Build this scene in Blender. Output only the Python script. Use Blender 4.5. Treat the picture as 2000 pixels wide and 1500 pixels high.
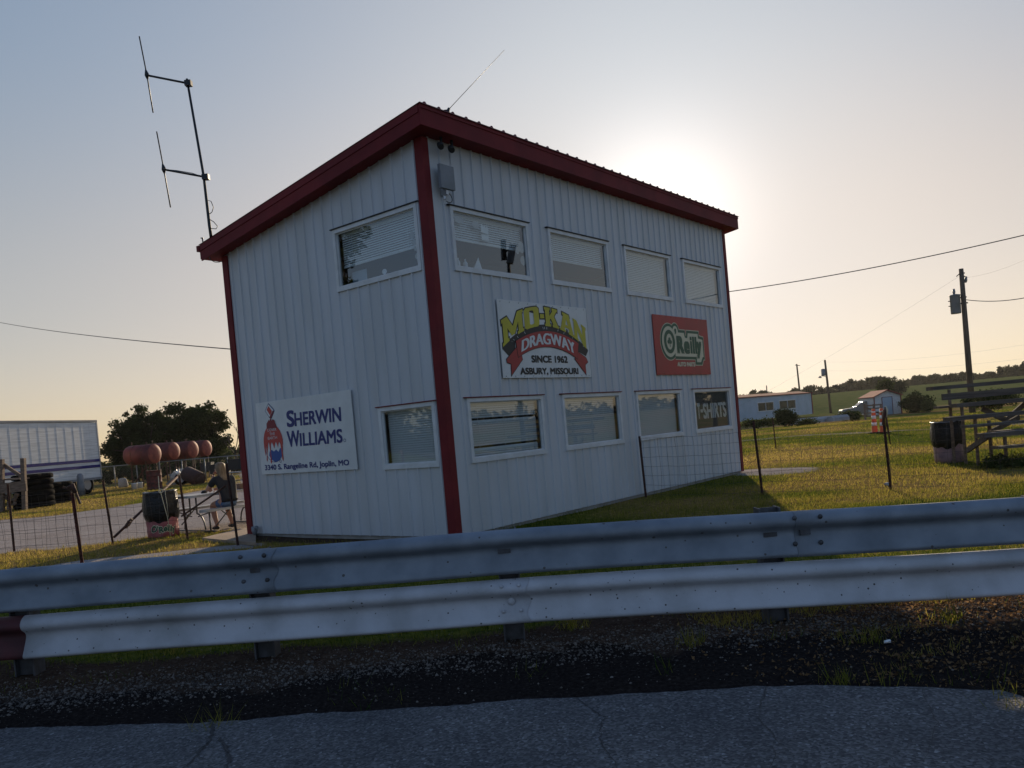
import bpy, bmesh, math, random
import numpy as np
from mathutils import Vector, Matrix, Quaternion
R = math.radians
rng = np.random.default_rng(7)
random.seed(7)
scene = bpy.context.scene
for o in list(bpy.data.objects): bpy.data.objects.remove(o)
col = scene.collection

# ------------------------------------------------------------------ camera
FPX, PITCH, ROLL, CY, CAMH = 1609.48, -0.0187, -0.0873, 866.37, 1.5      # pixels of the 2000 px wide photograph
F_ = np.array([0, math.cos(PITCH), math.sin(PITCH)]); r0 = np.array([1., 0, 0]); u0 = np.cross(r0, F_)
R_ = math.cos(ROLL)*r0 + math.sin(ROLL)*u0; U_ = -math.sin(ROLL)*r0 + math.cos(ROLL)*u0
cam_d = bpy.data.cameras.new('camera'); cam = bpy.data.objects.new('camera', cam_d); col.objects.link(cam)
cam_d.sensor_width = 36; cam_d.lens = FPX/2000*36; cam_d.shift_y = (CY-750)/2000
cam_d.clip_start = .05; cam_d.clip_end = 4000
cam.matrix_world = Matrix(((R_[0], U_[0], -F_[0], 0), (R_[1], U_[1], -F_[1], 0), (R_[2], U_[2], -F_[2], CAMH), (0, 0, 0, 1)))
scene.camera = cam
# ------------------------------------------------------------------ sky, sun, exposure
HAZE = .00014
SUN_EL, SUN_AZ = 13.1, 11.45            # degrees; azimuth from +Y towards +X
SUN_DIR = Vector((math.sin(R(SUN_AZ))*math.cos(R(SUN_EL)), math.cos(R(SUN_AZ))*math.cos(R(SUN_EL)), math.sin(R(SUN_EL))))
world = bpy.data.worlds.new('World'); scene.world = world; world.use_nodes = True
wn, wl = world.node_tree.nodes, world.node_tree.links
sky = wn.new('ShaderNodeTexSky'); sky.sky_type = 'NISHITA'; sky.sun_disc = False
sky.sun_elevation = R(SUN_EL); sky.sun_rotation = R(SUN_AZ); sky.air_density = 1.0; sky.dust_density = 1.3; sky.ozone_density = 1.0
bg = wn['Background']; bg.inputs[1].default_value = 0.12
# thick late-summer haze: the bright part round the sun rolls off softly (v / (1 + k v)), the far side stays clear blue
def vmath(op, a_, b_):
    q = wn.new('ShaderNodeVectorMath'); q.operation = op
    for i_, x_ in enumerate((a_, b_)):
        if isinstance(x_, tuple): q.inputs[i_].default_value = x_
        else: wl.new(x_, q.inputs[i_])
    return q.outputs[0]
v_ = vmath('MULTIPLY', sky.outputs[0], (.196, .196, .208))
den = vmath('ADD', vmath('MULTIPLY', v_, (1.02, .99, .90)), (1., 1., 1.))
res_ = vmath('DIVIDE', v_, den)
wtc = wn.new('ShaderNodeTexCoord'); nrm = wn.new('ShaderNodeVectorMath'); nrm.operation = 'NORMALIZE'; wl.new(wtc.outputs['Generated'], nrm.inputs[0])
sep = wn.new('ShaderNodeSeparateXYZ'); wl.new(nrm.outputs[0], sep.inputs[0])
rmp = wn.new('ShaderNodeValToRGB'); ee = rmp.color_ramp.elements; rmp.color_ramp.interpolation = 'EASE'      # dusty low air, bluer higher air
ee[0].position = .0; ee[0].color = (1.14, 1.0, .85, 1); ee[1].position = .46; ee[1].color = (.845, .915, .965, 1); k4 = ee.new(.80); k4.color = (.50, .78, 1.20, 1)
k3 = ee.new(.18); k3.color = (1.02, .94, .86, 1)
wl.new(sep.outputs[2], rmp.inputs[0])
mr0 = wn.new('ShaderNodeMapRange'); mr0.inputs[1].default_value = -.25; mr0.inputs[2].default_value = .45; wl.new(sep.outputs[1], mr0.inputs[0])
mxs = wn.new('ShaderNodeMixRGB'); wl.new(mr0.outputs[0], mxs.inputs[0]); mxs.inputs[1].default_value = (.87, .97, 1.15, 1); wl.new(rmp.outputs[0], mxs.inputs[2])   # clear blue on the side away from the sun
res_ = vmath('MULTIPLY', res_, mxs.outputs[0])
dt = wn.new('ShaderNodeVectorMath'); dt.operation = 'DOT_PRODUCT'; wl.new(nrm.outputs[0], dt.inputs[0]); dt.inputs[1].default_value = tuple(SUN_DIR)
mx0 = wn.new('ShaderNodeMath'); mx0.operation = 'MAXIMUM'; mx0.inputs[1].default_value = 0; wl.new(dt.outputs['Value'], mx0.inputs[0])
pw0 = wn.new('ShaderNodeMath'); pw0.operation = 'POWER'; pw0.inputs[1].default_value = 260; wl.new(mx0.outputs[0], pw0.inputs[0])
aur = wn.new('ShaderNodeVectorMath'); aur.operation = 'SCALE'; aur.inputs[0].default_value = (.52, .48, .44); wl.new(pw0.outputs[0], aur.inputs['Scale'])   # aureole of the veiled sun
res_ = vmath('ADD', res_, aur.outputs[0])
res_ = vmath('MULTIPLY', res_, (1/.12, 1/.12, 1/.12))
wl.new(res_, bg.inputs[0])
sun_d = bpy.data.lights.new('sun', 'SUN'); sun = bpy.data.objects.new('sun', sun_d); col.objects.link(sun)
sun_d.energy = 5.0; sun_d.angle = R(0.6); sun_d.color = (1, .80, .55)
sun.rotation_euler = SUN_DIR.to_track_quat('Z', 'Y').to_euler()
scene.view_settings.view_transform = 'Standard'; scene.view_settings.look = 'None'; scene.view_settings.gamma = 1
scene.view_settings.exposure = 0.0

# ------------------------------------------------------------------ pixel helpers (a pixel of the photograph -> a world point)
def ray(x, y): return F_ + (x-1000)/FPX*R_ - (y-CY)/FPX*U_
def G(x, y, z=0.):
    d = ray(x, y); return np.array([0, 0, CAMH]) + (z-CAMH)/d[2]*d
def S(x, y, Y):
    d = ray(x, y); return np.array([0, 0, CAMH]) + Y/d[1]*d

# ------------------------------------------------------------------ mesh builder
class MB:
    def __init__(s): s.v = []; s.f = []; s.sm = []
    def add(s, vs, fs, smooth=False):
        b = len(s.v); s.v += [tuple(map(float, q)) for q in vs]
        for f in fs: s.f.append([i+b for i in f]); s.sm.append(smooth)
        return s
    def box(s, c, d, rz=0., M=None):
        x, y, z = [k/2 for k in d]
        vs = [(-x,-y,-z),(x,-y,-z),(x,y,-z),(-x,y,-z),(-x,-y,z),(x,-y,z),(x,y,z),(-x,y,z)]
        Q = M if M is not None else Matrix.Rotation(rz, 3, 'Z')
        vs = [Q @ Vector(q) + Vector(c) for q in vs]
        return s.add(vs, [(3,2,1,0),(4,5,6,7),(0,1,5,4),(1,2,6,5),(2,3,7,6),(3,0,4,7)])
    def bar(s, a, b, w, h, up=(0,0,1)):
        a, b = Vector(a), Vector(b); d = (b-a); L = d.length; x = d/L
        y = Vector(up).cross(x)
        if y.length < 1e-4: y = Vector((0,1,0)).cross(x)
        y.normalize(); z = x.cross(y)
        return s.box((a+b)/2, (L, w, h), M=Matrix((x, y, z)).transposed())
    def tube(s, pts, r, n=8, smooth=True, cap=True):
        pts = [Vector(q) for q in pts]; m = len(pts); rs = r if hasattr(r, '__len__') else [r]*m
        b = len(s.v); prev = None
        for i, q in enumerate(pts):
            t = (pts[min(i+1, m-1)] - pts[max(i-1, 0)]).normalized()
            if prev is None:
                a = Vector((0,0,1)) if abs(t.z) < .9 else Vector((1,0,0))
                u = t.cross(a).normalized()
            else:
                u = (prev - t*prev.dot(t)).normalized()
            w = t.cross(u); prev = u
            for k in range(n):
                an = 2*math.pi*k/n; s.v.append(tuple(q + (u*math.cos(an)+w*math.sin(an))*rs[i]))
        for i in range(m-1):
            for k in range(n):
                k2 = (k+1) % n; s.f.append([b+i*n+k, b+i*n+k2, b+(i+1)*n+k2, b+(i+1)*n+k]); s.sm.append(smooth)
        if cap:
            s.f.append([b+k for k in range(n)][::-1]); s.sm.append(False)
            s.f.append([b+(m-1)*n+k for k in range(n)]); s.sm.append(False)
        return s
    def lathe(s, prof, M, n=24, smooth=True, jit=0.):          # prof: (radius, height); M: Matrix 4x4
        b = len(s.v)
        for (r, h) in prof:
            for k in range(n):
                a = 2*math.pi*k/n; rr = r*(1+(random.uniform(-jit, jit) if jit else 0))
                s.v.append(tuple(M @ Vector((rr*math.cos(a), rr*math.sin(a), h))))
        for i in range(len(prof)-1):
            for k in range(n):
                k2 = (k+1) % n; s.f.append([b+i*n+k, b+i*n+k2, b+(i+1)*n+k2, b+(i+1)*n+k]); s.sm.append(smooth)
        s.f.append([b+k for k in range(n)][::-1]); s.sm.append(False)
        e = b+(len(prof)-1)*n; s.f.append([e+k for k in range(n)]); s.sm.append(False)
        return s
    def prism(s, poly, fn, d):       # poly 2D; fn(s,t,n)->3D ; depth from n=0 to n=d
        m = len(poly); vs = [fn(a, b, 0) for a, b in poly] + [fn(a, b, d) for a, b in poly]
        fs = [list(range(m))[::-1], list(range(m, 2*m))] + [(i, (i+1) % m, m+(i+1) % m, m+i) for i in range(m)]
        return s.add(vs, fs)
    def build(s, name, mat, parent=None, world=True):
        me = bpy.data.meshes.new(name)
        vs = s.v
        if parent is not None and world:
            Mi = WM[parent.name].inverted(); vs = [tuple(Mi @ Vector(q)) for q in vs]
        me.from_pydata(vs, [], s.f); me.polygons.foreach_set('use_smooth', s.sm)
        me.update()
        if mat: me.materials.append(mat)
        ob = bpy.data.objects.new(name, me); col.objects.link(ob)
        WM[ob.name] = WM[parent.name].copy() if parent is not None else Matrix.Identity(4)
        if parent is not None: ob.parent = parent
        return ob
WM = {}
def np_mesh(name, v, f, mat, parent=None, smooth=False, attr=None):
    """fast mesh from numpy: v (n,3), f (m,k)"""
    me = bpy.data.meshes.new(name); n, (m, k) = len(v), f.shape
    me.vertices.add(n); me.vertices.foreach_set('co', np.ascontiguousarray(v, dtype=np.float32).ravel())
    me.loops.add(m*k); me.loops.foreach_set('vertex_index', np.ascontiguousarray(f, dtype=np.int32).ravel())
    me.polygons.add(m); me.polygons.foreach_set('loop_start', np.arange(0, m*k, k, dtype=np.int32))
    me.polygons.foreach_set('use_smooth', np.full(m, smooth))
    me.update(calc_edges=True)
    if attr is not None:
        for nm, arr in attr.items():
            a = me.attributes.new(nm, 'FLOAT', 'POINT'); a.data.foreach_set('value', np.ascontiguousarray(arr, dtype=np.float32))
    if mat: me.materials.append(mat)
    ob = bpy.data.objects.new(name, me); col.objects.link(ob); WM[ob.name] = Matrix.Identity(4)
    if parent is not None:
        ob.parent = parent; ob.matrix_parent_inverse = WM[parent.name].inverted(); WM[ob.name] = WM[parent.name].copy()
    return ob
def tag(o, label=None, cat=None, group=None, kind=None):
    if label: o['label'] = label
    if cat: o['category'] = cat
    if group: o['group'] = group
    if kind: o['kind'] = kind
    return o
def thing(name, label, cat, loc, rz=0., group=None):
    o = bpy.data.objects.new(name, None); col.objects.link(o); o.location = Vector(loc); o.rotation_euler = (0, 0, rz); o.empty_display_size = .2
    WM[o.name] = Matrix.Translation(Vector(loc)) @ Matrix.Rotation(rz, 4, 'Z')
    return tag(o, label, cat, group)
def copy_tree(o, loc, rz, label, parent=None):
    c = o.copy(); col.objects.link(c)
    if parent is None:
        c.location = Vector(loc); c.rotation_euler = (0, 0, rz); c['label'] = label
    else: c.parent = parent
    for ch in list(o.children): copy_tree(ch, None, None, None, c)
    return c

# ------------------------------------------------------------------ materials
def mat(name, c, rough=.6, c2=None, scale=6., metal=0., bump=0., bscale=40., spec=.5, detail=6, lo=.4, hi=.6, trans=0., stretch=None):
    m = bpy.data.materials.new(name); m.use_nodes = True; n, l = m.node_tree.nodes, m.node_tree.links
    b = n['Principled BSDF']; b.inputs['Roughness'].default_value = rough; b.inputs['Metallic'].default_value = metal
    b.inputs['Specular IOR Level'].default_value = spec
    b.inputs['Base Color'].default_value = (*c, 1)
    tc = n.new('ShaderNodeTexCoord'); vec = tc.outputs['Object']
    if stretch:
        mp = n.new('ShaderNodeMapping'); mp.inputs['Scale'].default_value = stretch; l.new(vec, mp.inputs[0]); vec = mp.outputs[0]
    if c2 is not None:
        t = n.new('ShaderNodeTexNoise'); t.inputs['Scale'].default_value = scale; t.inputs['Detail'].default_value = detail; l.new(vec, t.inputs['Vector'])
        r = n.new('ShaderNodeValToRGB'); r.color_ramp.elements[0].position = lo; r.color_ramp.elements[1].position = hi
        r.color_ramp.elements[0].color = (*c, 1); r.color_ramp.elements[1].color = (*c2, 1)
        l.new(t.outputs['Fac'], r.inputs[0]); l.new(r.outputs[0], b.inputs['Base Color'])
    if bump:
        t2 = n.new('ShaderNodeTexNoise'); t2.inputs['Scale'].default_value = bscale; t2.inputs['Detail'].default_value = 5; l.new(vec, t2.inputs['Vector'])
        bp = n.new('ShaderNodeBump'); bp.inputs['Strength'].default_value = bump; bp.inputs['Distance'].default_value = .02
        l.new(t2.outputs['Fac'], bp.inputs['Height']); l.new(bp.outputs[0], b.inputs['Normal'])
    return m
def leaf_mat(name, cols, trans=.35, rough=.6):
    """foliage: diffuse + translucent, colour picked by the point attribute 'tone' (0..1)"""
    m = bpy.data.materials.new(name); m.use_nodes = True; n, l = m.node_tree.nodes, m.node_tree.links
    for q in list(n):
        if q.type != 'OUTPUT_MATERIAL': n.remove(q)
    out = [q for q in n if q.type == 'OUTPUT_MATERIAL'][0]
    at = n.new('ShaderNodeAttribute'); at.attribute_name = 'tone'
    r = n.new('ShaderNodeValToRGB'); e = r.color_ramp.elements
    while len(e) < len(cols): e.new(.5)
    for i, c in enumerate(cols): e[i].position = i/(len(cols)-1); e[i].color = (*c, 1)
    l.new(at.outputs['Fac'], r.inputs[0])
    d = n.new('ShaderNodeBsdfDiffuse'); t = n.new('ShaderNodeBsdfTranslucent'); mx = n.new('ShaderNodeMixShader'); mx.inputs[0].default_value = trans
    l.new(r.outputs[0], d.inputs[0]); l.new(r.outputs[0], t.inputs[0]); l.new(d.outputs[0], mx.inputs[1]); l.new(t.outputs[0], mx.inputs[2]); l.new(mx.outputs[0], out.inputs[0])
    return m
def glass_mat(name, refl=1.0, tint=(.85, .9, .92)):
    m = bpy.data.materials.new(name); m.use_nodes = True; n, l = m.node_tree.nodes, m.node_tree.links
    for q in list(n):
        if q.type != 'OUTPUT_MATERIAL': n.remove(q)
    out = [q for q in n if q.type == 'OUTPUT_MATERIAL'][0]
    lw = n.new('ShaderNodeLayerWeight'); lw.inputs[0].default_value = .5           # facing = 1-|cos|: the same from either side
    pw = n.new('ShaderNodeMath'); pw.operation = 'POWER'; pw.inputs[1].default_value = 5; l.new(lw.outputs['Facing'], pw.inputs[0])
    fr = n.new('ShaderNodeMath'); fr.operation = 'MULTIPLY_ADD'; fr.inputs[1].default_value = .79; fr.inputs[2].default_value = .21; l.new(pw.outputs[0], fr.inputs[0])
    g = n.new('ShaderNodeBsdfGlossy'); g.inputs['Roughness'].default_value = .015
    t = n.new('ShaderNodeBsdfTransparent'); t.inputs[0].default_value = (*tint, 1)
    mx = n.new('ShaderNodeMixShader'); l.new(fr.outputs[0], mx.inputs[0]); l.new(t.outputs[0], mx.inputs[1]); l.new(g.outputs[0], mx.inputs[2]); l.new(mx.outputs[0], out.inputs[0])
    return m
M = {}
M['wall'] = mat('wall_white', (.58,.59,.61), .42, (.535,.54,.545), .9, bump=.05, bscale=60, stretch=(3,3,.5))
M['red'] = mat('trim_red', (.195,.022,.024), .65, (.150,.018,.020), 2., spec=.2)
M['roof'] = mat('roof_red_metal', (.20,.03,.03), .4, (.16,.028,.028), 2.)
M['frame'] = mat('window_frame_white', (.70,.70,.70), .45, (.62,.62,.61), 5.)
M['blind'] = mat('blind_white', (.80,.80,.76), .6)
M['dark'] = mat('near_black', (.015,.015,.016), .6)
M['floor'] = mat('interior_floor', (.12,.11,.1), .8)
M['glass'] = glass_mat('window_glass')
M['signwhite'] = mat('sign_white', (.72,.72,.70), .45, (.66,.66,.64), 3.)
M['signblue'] = mat('sign_blue', (.02,.03,.16), .5)
M['earthblue'] = mat('sign_light_blue', (.03,.09,.30), .5)
M['signred'] = mat('sign_red', (.45,.03,.03), .5, (.38,.035,.03), 2.5)
M['paintred'] = mat('sign_paint_red', (.50,.06,.05), .5)
M['paintdark'] = mat('sign_paint_dark_red', (.22,.02,.03), .5)
M['signyellow'] = mat('sign_yellow', (.58,.50,.03), .5, (.52,.44,.03), 3)
M['signblack'] = mat('sign_black', (.012,.012,.014), .5)
M['signgreen'] = mat('sign_dark_green', (.012,.085,.04), .5)
M['signcream'] = mat('sign_cream', (.66,.60,.42), .5)
M['galv'] = mat('galvanised_steel', (.30,.325,.36), .68, (.17,.19,.215), 3.5, metal=.25, bump=.25, bscale=18, lo=.3, hi=.7)
M['railwhite'] = mat('rail_white_paint', (.55,.545,.57), .75, (.33,.325,.325), 3., bump=.2, bscale=30, lo=.4, hi=.8)
M['railred'] = mat('rail_red_paint', (.11,.025,.028), .7, (.07,.018,.02), 6.)
def speck(m, scale, size, c):
    n, l = m.node_tree.nodes, m.node_tree.links; b = n['Principled BSDF']; src = b.inputs['Base Color'].links[0].from_socket
    v = n.new('ShaderNodeTexVoronoi'); v.inputs['Scale'].default_value = scale; v.inputs['Randomness'].default_value = 1; tc = n.new('ShaderNodeTexCoord'); l.new(tc.outputs['Object'], v.inputs['Vector'])
    sp = n.new('ShaderNodeSeparateColor'); l.new(v.outputs['Color'], sp.inputs[0])
    th = n.new('ShaderNodeMath'); th.operation = 'MULTIPLY'; l.new(sp.outputs[0], th.inputs[0]); th.inputs[1].default_value = size
    lt = n.new('ShaderNodeMath'); lt.operation = 'LESS_THAN'; l.new(v.outputs['Distance'], lt.inputs[0]); l.new(th.outputs[0], lt.inputs[1])
    mx = n.new('ShaderNodeMixRGB'); l.new(lt.outputs[0], mx.inputs[0]); l.new(src, mx.inputs[1]); mx.inputs[2].default_value = (*c, 1); l.new(mx.outputs[0], b.inputs['Base Color'])
speck(M['railwhite'], 22, .16, (.07, .06, .055)); speck(M['galv'], 12, .14, (.10, .09, .085))
M['post'] = mat('steel_post', (.10,.10,.11), .6, (.06,.055,.055), 8., metal=.3)
M['rust'] = mat('rusty_steel', (.09,.035,.022), .8, (.045,.02,.015), 14., bump=.2, bscale=80)
M['rustred'] = mat('rusty_red_steel', (.16,.035,.025), .8, (.07,.025,.018), 10., bump=.2)
M['wire'] = mat('fence_wire', (.07,.06,.055), .6, metal=.4)
M['chain'] = mat('chain_link_wire', (.22,.23,.23), .5, metal=.5)
M['alum'] = mat('aluminium', (.45,.45,.46), .4, metal=.7)
M['cable'] = mat('black_cable', (.012,.012,.012), .5)
M['wood'] = mat('weathered_wood', (.22,.155,.11), .85, (.13,.09,.065), 5., bump=.3, bscale=30, stretch=(1,1,4))
M['plank'] = mat('grey_plank', (.13,.105,.085), .75, (.075,.058,.046), 3., bump=.3, bscale=25, stretch=(.5,6,6))
M['pole'] = mat('pole_wood', (.14,.10,.07), .85, (.09,.065,.045), 4., stretch=(4,4,.4))
M['greymetal'] = mat('grey_painted_metal', (.22,.23,.25), .5, (.18,.19,.2), 3.)
M['tank'] = mat('tank_faded_red', (.15,.030,.026), .65, (.10,.020,.018), 2.5)
M['tankend'] = mat('tank_end_red', (.34,.085,.052), .7, (.22,.05,.034), 3.)
M['trailerwhite'] = mat('trailer_white', (.76,.76,.75), .5, (.44,.44,.43), 1.6, lo=.38, hi=.8, stretch=(.5,.5,9), bump=.25, bscale=5)
M['stripe'] = mat('stripe_blue', (.022,.022,.16), .7, spec=.2)
M['tyre'] = mat('black_rubber', (.005,.005,.005), .95, spec=.05)
M['rim'] = mat('wheel_rim', (.35,.35,.36), .45, metal=.5)
M['bag'] = mat('black_plastic_bag', (.006,.006,.007), .28, bump=.8, bscale=26, spec=.35)
M['pinkbag'] = mat('pink_barrel', (.42,.13,.14), .4, (.30,.08,.09), 6., bump=.8, bscale=13)
M['tabletop'] = mat('table_plastic', (.42,.41,.39), .5, (.36,.35,.33), 5)
M['tabletube'] = mat('table_tube', (.12,.12,.12), .45, metal=.5)
M['skin'] = mat('skin', (.42,.22,.15), .5)
M['shirt'] = mat('black_shirt', (.016,.016,.018), .85)
M['denim'] = mat('denim', (.10,.16,.26), .85, (.07,.12,.2), 20)
M['hair'] = mat('blonde_hair', (.22,.155,.09), .6, (.14,.095,.05), 30., bump=.6, bscale=60, stretch=(1,1,.15))
M['orange'] = mat('traffic_orange', (.75,.10,.02), .5)
M['reflect'] = mat('reflective_white', (.75,.73,.7), .4)
M['concrete'] = mat('concrete', (.36,.33,.30), .85, (.28,.26,.23), 3., bump=.2)
M['barrierc'] = mat('pale_barrier', (.40,.40,.40), .8, (.30,.30,.30), 1.5)
M['mobilewall'] = mat('mobile_wall', (.38,.47,.56), .5, (.33,.42,.50), 1.)
M['pinkroof'] = mat('faded_red_roof', (.26,.065,.06), .95, (.20,.05,.045), 1., spec=.1)
M['truckpaint'] = mat('tan_truck_paint', (.22,.20,.17), .35, spec=.6)
M['windshield'] = mat('windshield_glass', (.02,.022,.024), .2, spec=1.0)
M['bark'] = mat('bark', (.07,.05,.038), .9, (.04,.03,.022), 8., bump=.4)
M['leafdark'] = leaf_mat('leaf_dark', [(.018,.026,.010), (.045,.060,.020), (.10,.11,.035)], .3)
M['leafmid'] = leaf_mat('leaf_mid', [(.025,.035,.012), (.06,.078,.026), (.11,.12,.04)], .35)
M['leaffar'] = leaf_mat('leaf_far', [(.045,.048,.030), (.075,.078,.045), (.11,.105,.06)], .3)
M['grass'] = leaf_mat('grass_blades', [(.040,.076,.012), (.17,.178,.026), (.34,.275,.058), (.47,.34,.12)], .55)

# ------------------------------------------------------------------ ground
def vnoise(x, y, s, seed=0):
    x = np.asarray(x)/s; y = np.asarray(y)/s
    xi, yi = np.floor(x).astype(int), np.floor(y).astype(int); fx, fy = x-xi, y-yi
    fx = fx*fx*(3-2*fx); fy = fy*fy*(3-2*fy)
    def h(a, b):
        k = (a*374761393 + b*668265263 + seed*974634777) & 0xffffffff
        k = ((k ^ (k >> 13))*1274126177) & 0xffffffff
        return ((k ^ (k >> 16)) & 0xffff)/65535.
    return (h(xi, yi)*(1-fx)+h(xi+1, yi)*fx)*(1-fy) + (h(xi, yi+1)*(1-fx)+h(xi+1, yi+1)*fx)*fy
def fbm(x, y, s, seed=0): return .55*vnoise(x, y, s, seed)+.3*vnoise(x, y, s*.47, seed+1)+.15*vnoise(x, y, s*.21, seed+2)
def sstep(a, b, x): t = np.clip((x-a)/(b-a), 0, 1); return t*t*(3-2*t)
ROAD_PX = [(-420, 1428), (-150, 1427), (0, 1425), (120, 1421), (250, 1416), (400, 1411), (520, 1402), (650, 1392), (800, 1383), (1000, 1370), (1150, 1362), (1300, 1352), (1420, 1343), (1560, 1338), (1700, 1340), (1850, 1343), (1960, 1347), (1990, 1358), (2040, 1385), (2120, 1420)]
road_edge = np.array([G(*q)[:2] for q in ROAD_PX])
re_o = np.argsort(road_edge[:, 0]); re_x, re_y = road_edge[re_o, 0], road_edge[re_o, 1]
def road_y(x): return np.interp(x, re_x, re_y)
def height(x, y):
    r = np.hypot(x, y); az = np.degrees(np.arctan2(x, np.maximum(y, 1e-6)))
    side = sstep(5, 22, az)*(y > 0)
    h = (3.6*sstep(75, 270, r)*side + .8*sstep(90, 260, r)*(1-side)) + 2.*sstep(280, 600, r)*side
    h = h - .6*sstep(46, 22, np.hypot(x-40, y-92))
    h = h + .03*(fbm(x, y, 1.3, 3)-.5)*sstep(5.2, 6.5, y)
    sh = sstep(6.6, 5.6, y)*(y > 3)                       # shoulder: lumpy, falling a little to the road
    h = h + sh*(.05*(fbm(x, y, .55, 9)-.5) + .02*(vnoise(x, y, .09, 12)-.5))
    rd = road_y(x); under = sstep(rd+.10, rd-.06, y)
    return h*(1-under) - .03*under
def seg_d(x, y, a, b):
    a, b = np.array(a), np.array(b); d = b-a; t = np.clip(((x-a[0])*d[0]+(y-a[1])*d[1])/(d@d), 0, 1)
    return np.hypot(x-a[0]-t*d[0], y-a[1]-t*d[1])
A0 = np.array([-0.8788, 11.4087]); E0 = np.array([.62467, .78089]); N0 = np.array([-.78089, .62467]); BL, BW, BTH = 9.85, 4.95, math.atan2(.78089, .62467)
p_path = [G(150, 1100)[:2], G(330, 1082)[:2], G(480, 1066)[:2]]
LOTB = np.array([G(*q)[:2] for q in ((-300, 1040), (-100, 1026), (0, 1016), (83, 1009), (183, 996), (233, 989), (280, 981), (400, 958), (470, 945))]); LOTB = LOTB[np.argsort(LOTB[:, 0])]
LOT_AZ = LOTB[:, 0]/LOTB[:, 1]; o_z = np.argsort(LOT_AZ); LOT_AZ = LOT_AZ[o_z]; LOT_D = LOTB[o_z, 1]
trk = [G(1380, 866)[:2], G(1560, 851)[:2], G(1760, 841)[:2], G(2100, 822)[:2]]
def masks(x, y):
    n = fbm(x, y, 2.2, 21)-.5
    az = x/np.maximum(y, .1); far = np.interp(az, LOT_AZ, LOT_D)-y; far = np.where(az > LOT_AZ[-1], 70-y, far)      # far edge of the gravel lot, as a bearing and a distance
    lot = sstep(-.7, .5, (y-15.9-.12*(x+8)) + n*1.6)*sstep(-.6, .6, far + n*2.2)*sstep(1., -1., x-.2*y+1)
    path = sstep(.40, .16, np.minimum(seg_d(x, y, p_path[0], p_path[1]), seg_d(x, y, p_path[1], p_path[2])) + n*.4)*.9
    cg = sstep(1.0, .3, np.hypot((x-5.9)/1.5, (y-18.9)/1.5) + n*.9)
    tr = np.minimum(np.minimum(seg_d(x, y, trk[0], trk[1]), seg_d(x, y, trk[1], trk[2])), seg_d(x, y, trk[2], trk[3]))
    track = sstep(1.2, .5, tr+n*1.2)*.5
    grav = np.maximum.reduce([lot, path, cg, track])
    dirt = sstep(6.95, 6.2, y + n*1.3 - .10*np.clip(x, -3, 4) + .35*sstep(.8, 3.5, x)*0)
    dirt = np.maximum(dirt, sstep(.75, .2, np.minimum(seg_d(x, y, A0, A0+N0*BW), 9)) * .8)
    dry = .30 + 2.1*(fbm(x, y, 3.2, 40)-.5) + .7*np.exp(-((y-22.5+.25*(x-8))/2.2)**2)*(x > 4) + .25*sstep(26, 40, y)
    dry = (dry + .25*sstep(9, 12, y)*(x < -4))*(.35+.65*np.maximum(sstep(8.5, 13, y), sstep(1.2, 2.4, x)))  # dryness cut in the near strip: shade put into the grass tone
    return grav, dirt, np.clip(dry, 0, 1), sstep(85, 110, y)*(x > -40)
def grow(a, b, d0, k): 
    o = [a]; d = d0
    while o[-1] < b: o.append(o[-1]+d); d *= k
    return np.array(o)
ys = np.concatenate([-grow(3, 900, 1., 1.25)[::-1], np.arange(-2, 3.4, .6), np.arange(3.4, 7, .05), np.arange(7, 20, .16), grow(20, 1400, .25, 1.045)])
xs = np.concatenate([-grow(12, 1200, .3, 1.07)[::-1], np.arange(-11.8, -5, .2), np.arange(-5, 5, .06), np.arange(5, 12, .2), grow(12, 1200, .3, 1.07)])
gx, gy = np.meshgrid(xs, ys); nx, ny = len(xs), len(ys)
gz = height(gx, gy); gv = np.stack([gx, gy, gz], -1).reshape(-1, 3)
ii = (np.arange(ny-1)[:, None]*nx + np.arange(nx-1)[None, :]).ravel()
gf = np.stack([ii, ii+1, ii+nx+1, ii+nx], -1)
mg, md, mdry_shade, mfield = masks(gx.ravel(), gy.ravel())
mtar = sstep(5.55, 5.05, gy.ravel() + (fbm(gx.ravel(), gy.ravel(), .9, 71)-.5)*1.1 + .45*sstep(1.6, 3.2, gx.ravel()))
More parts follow.
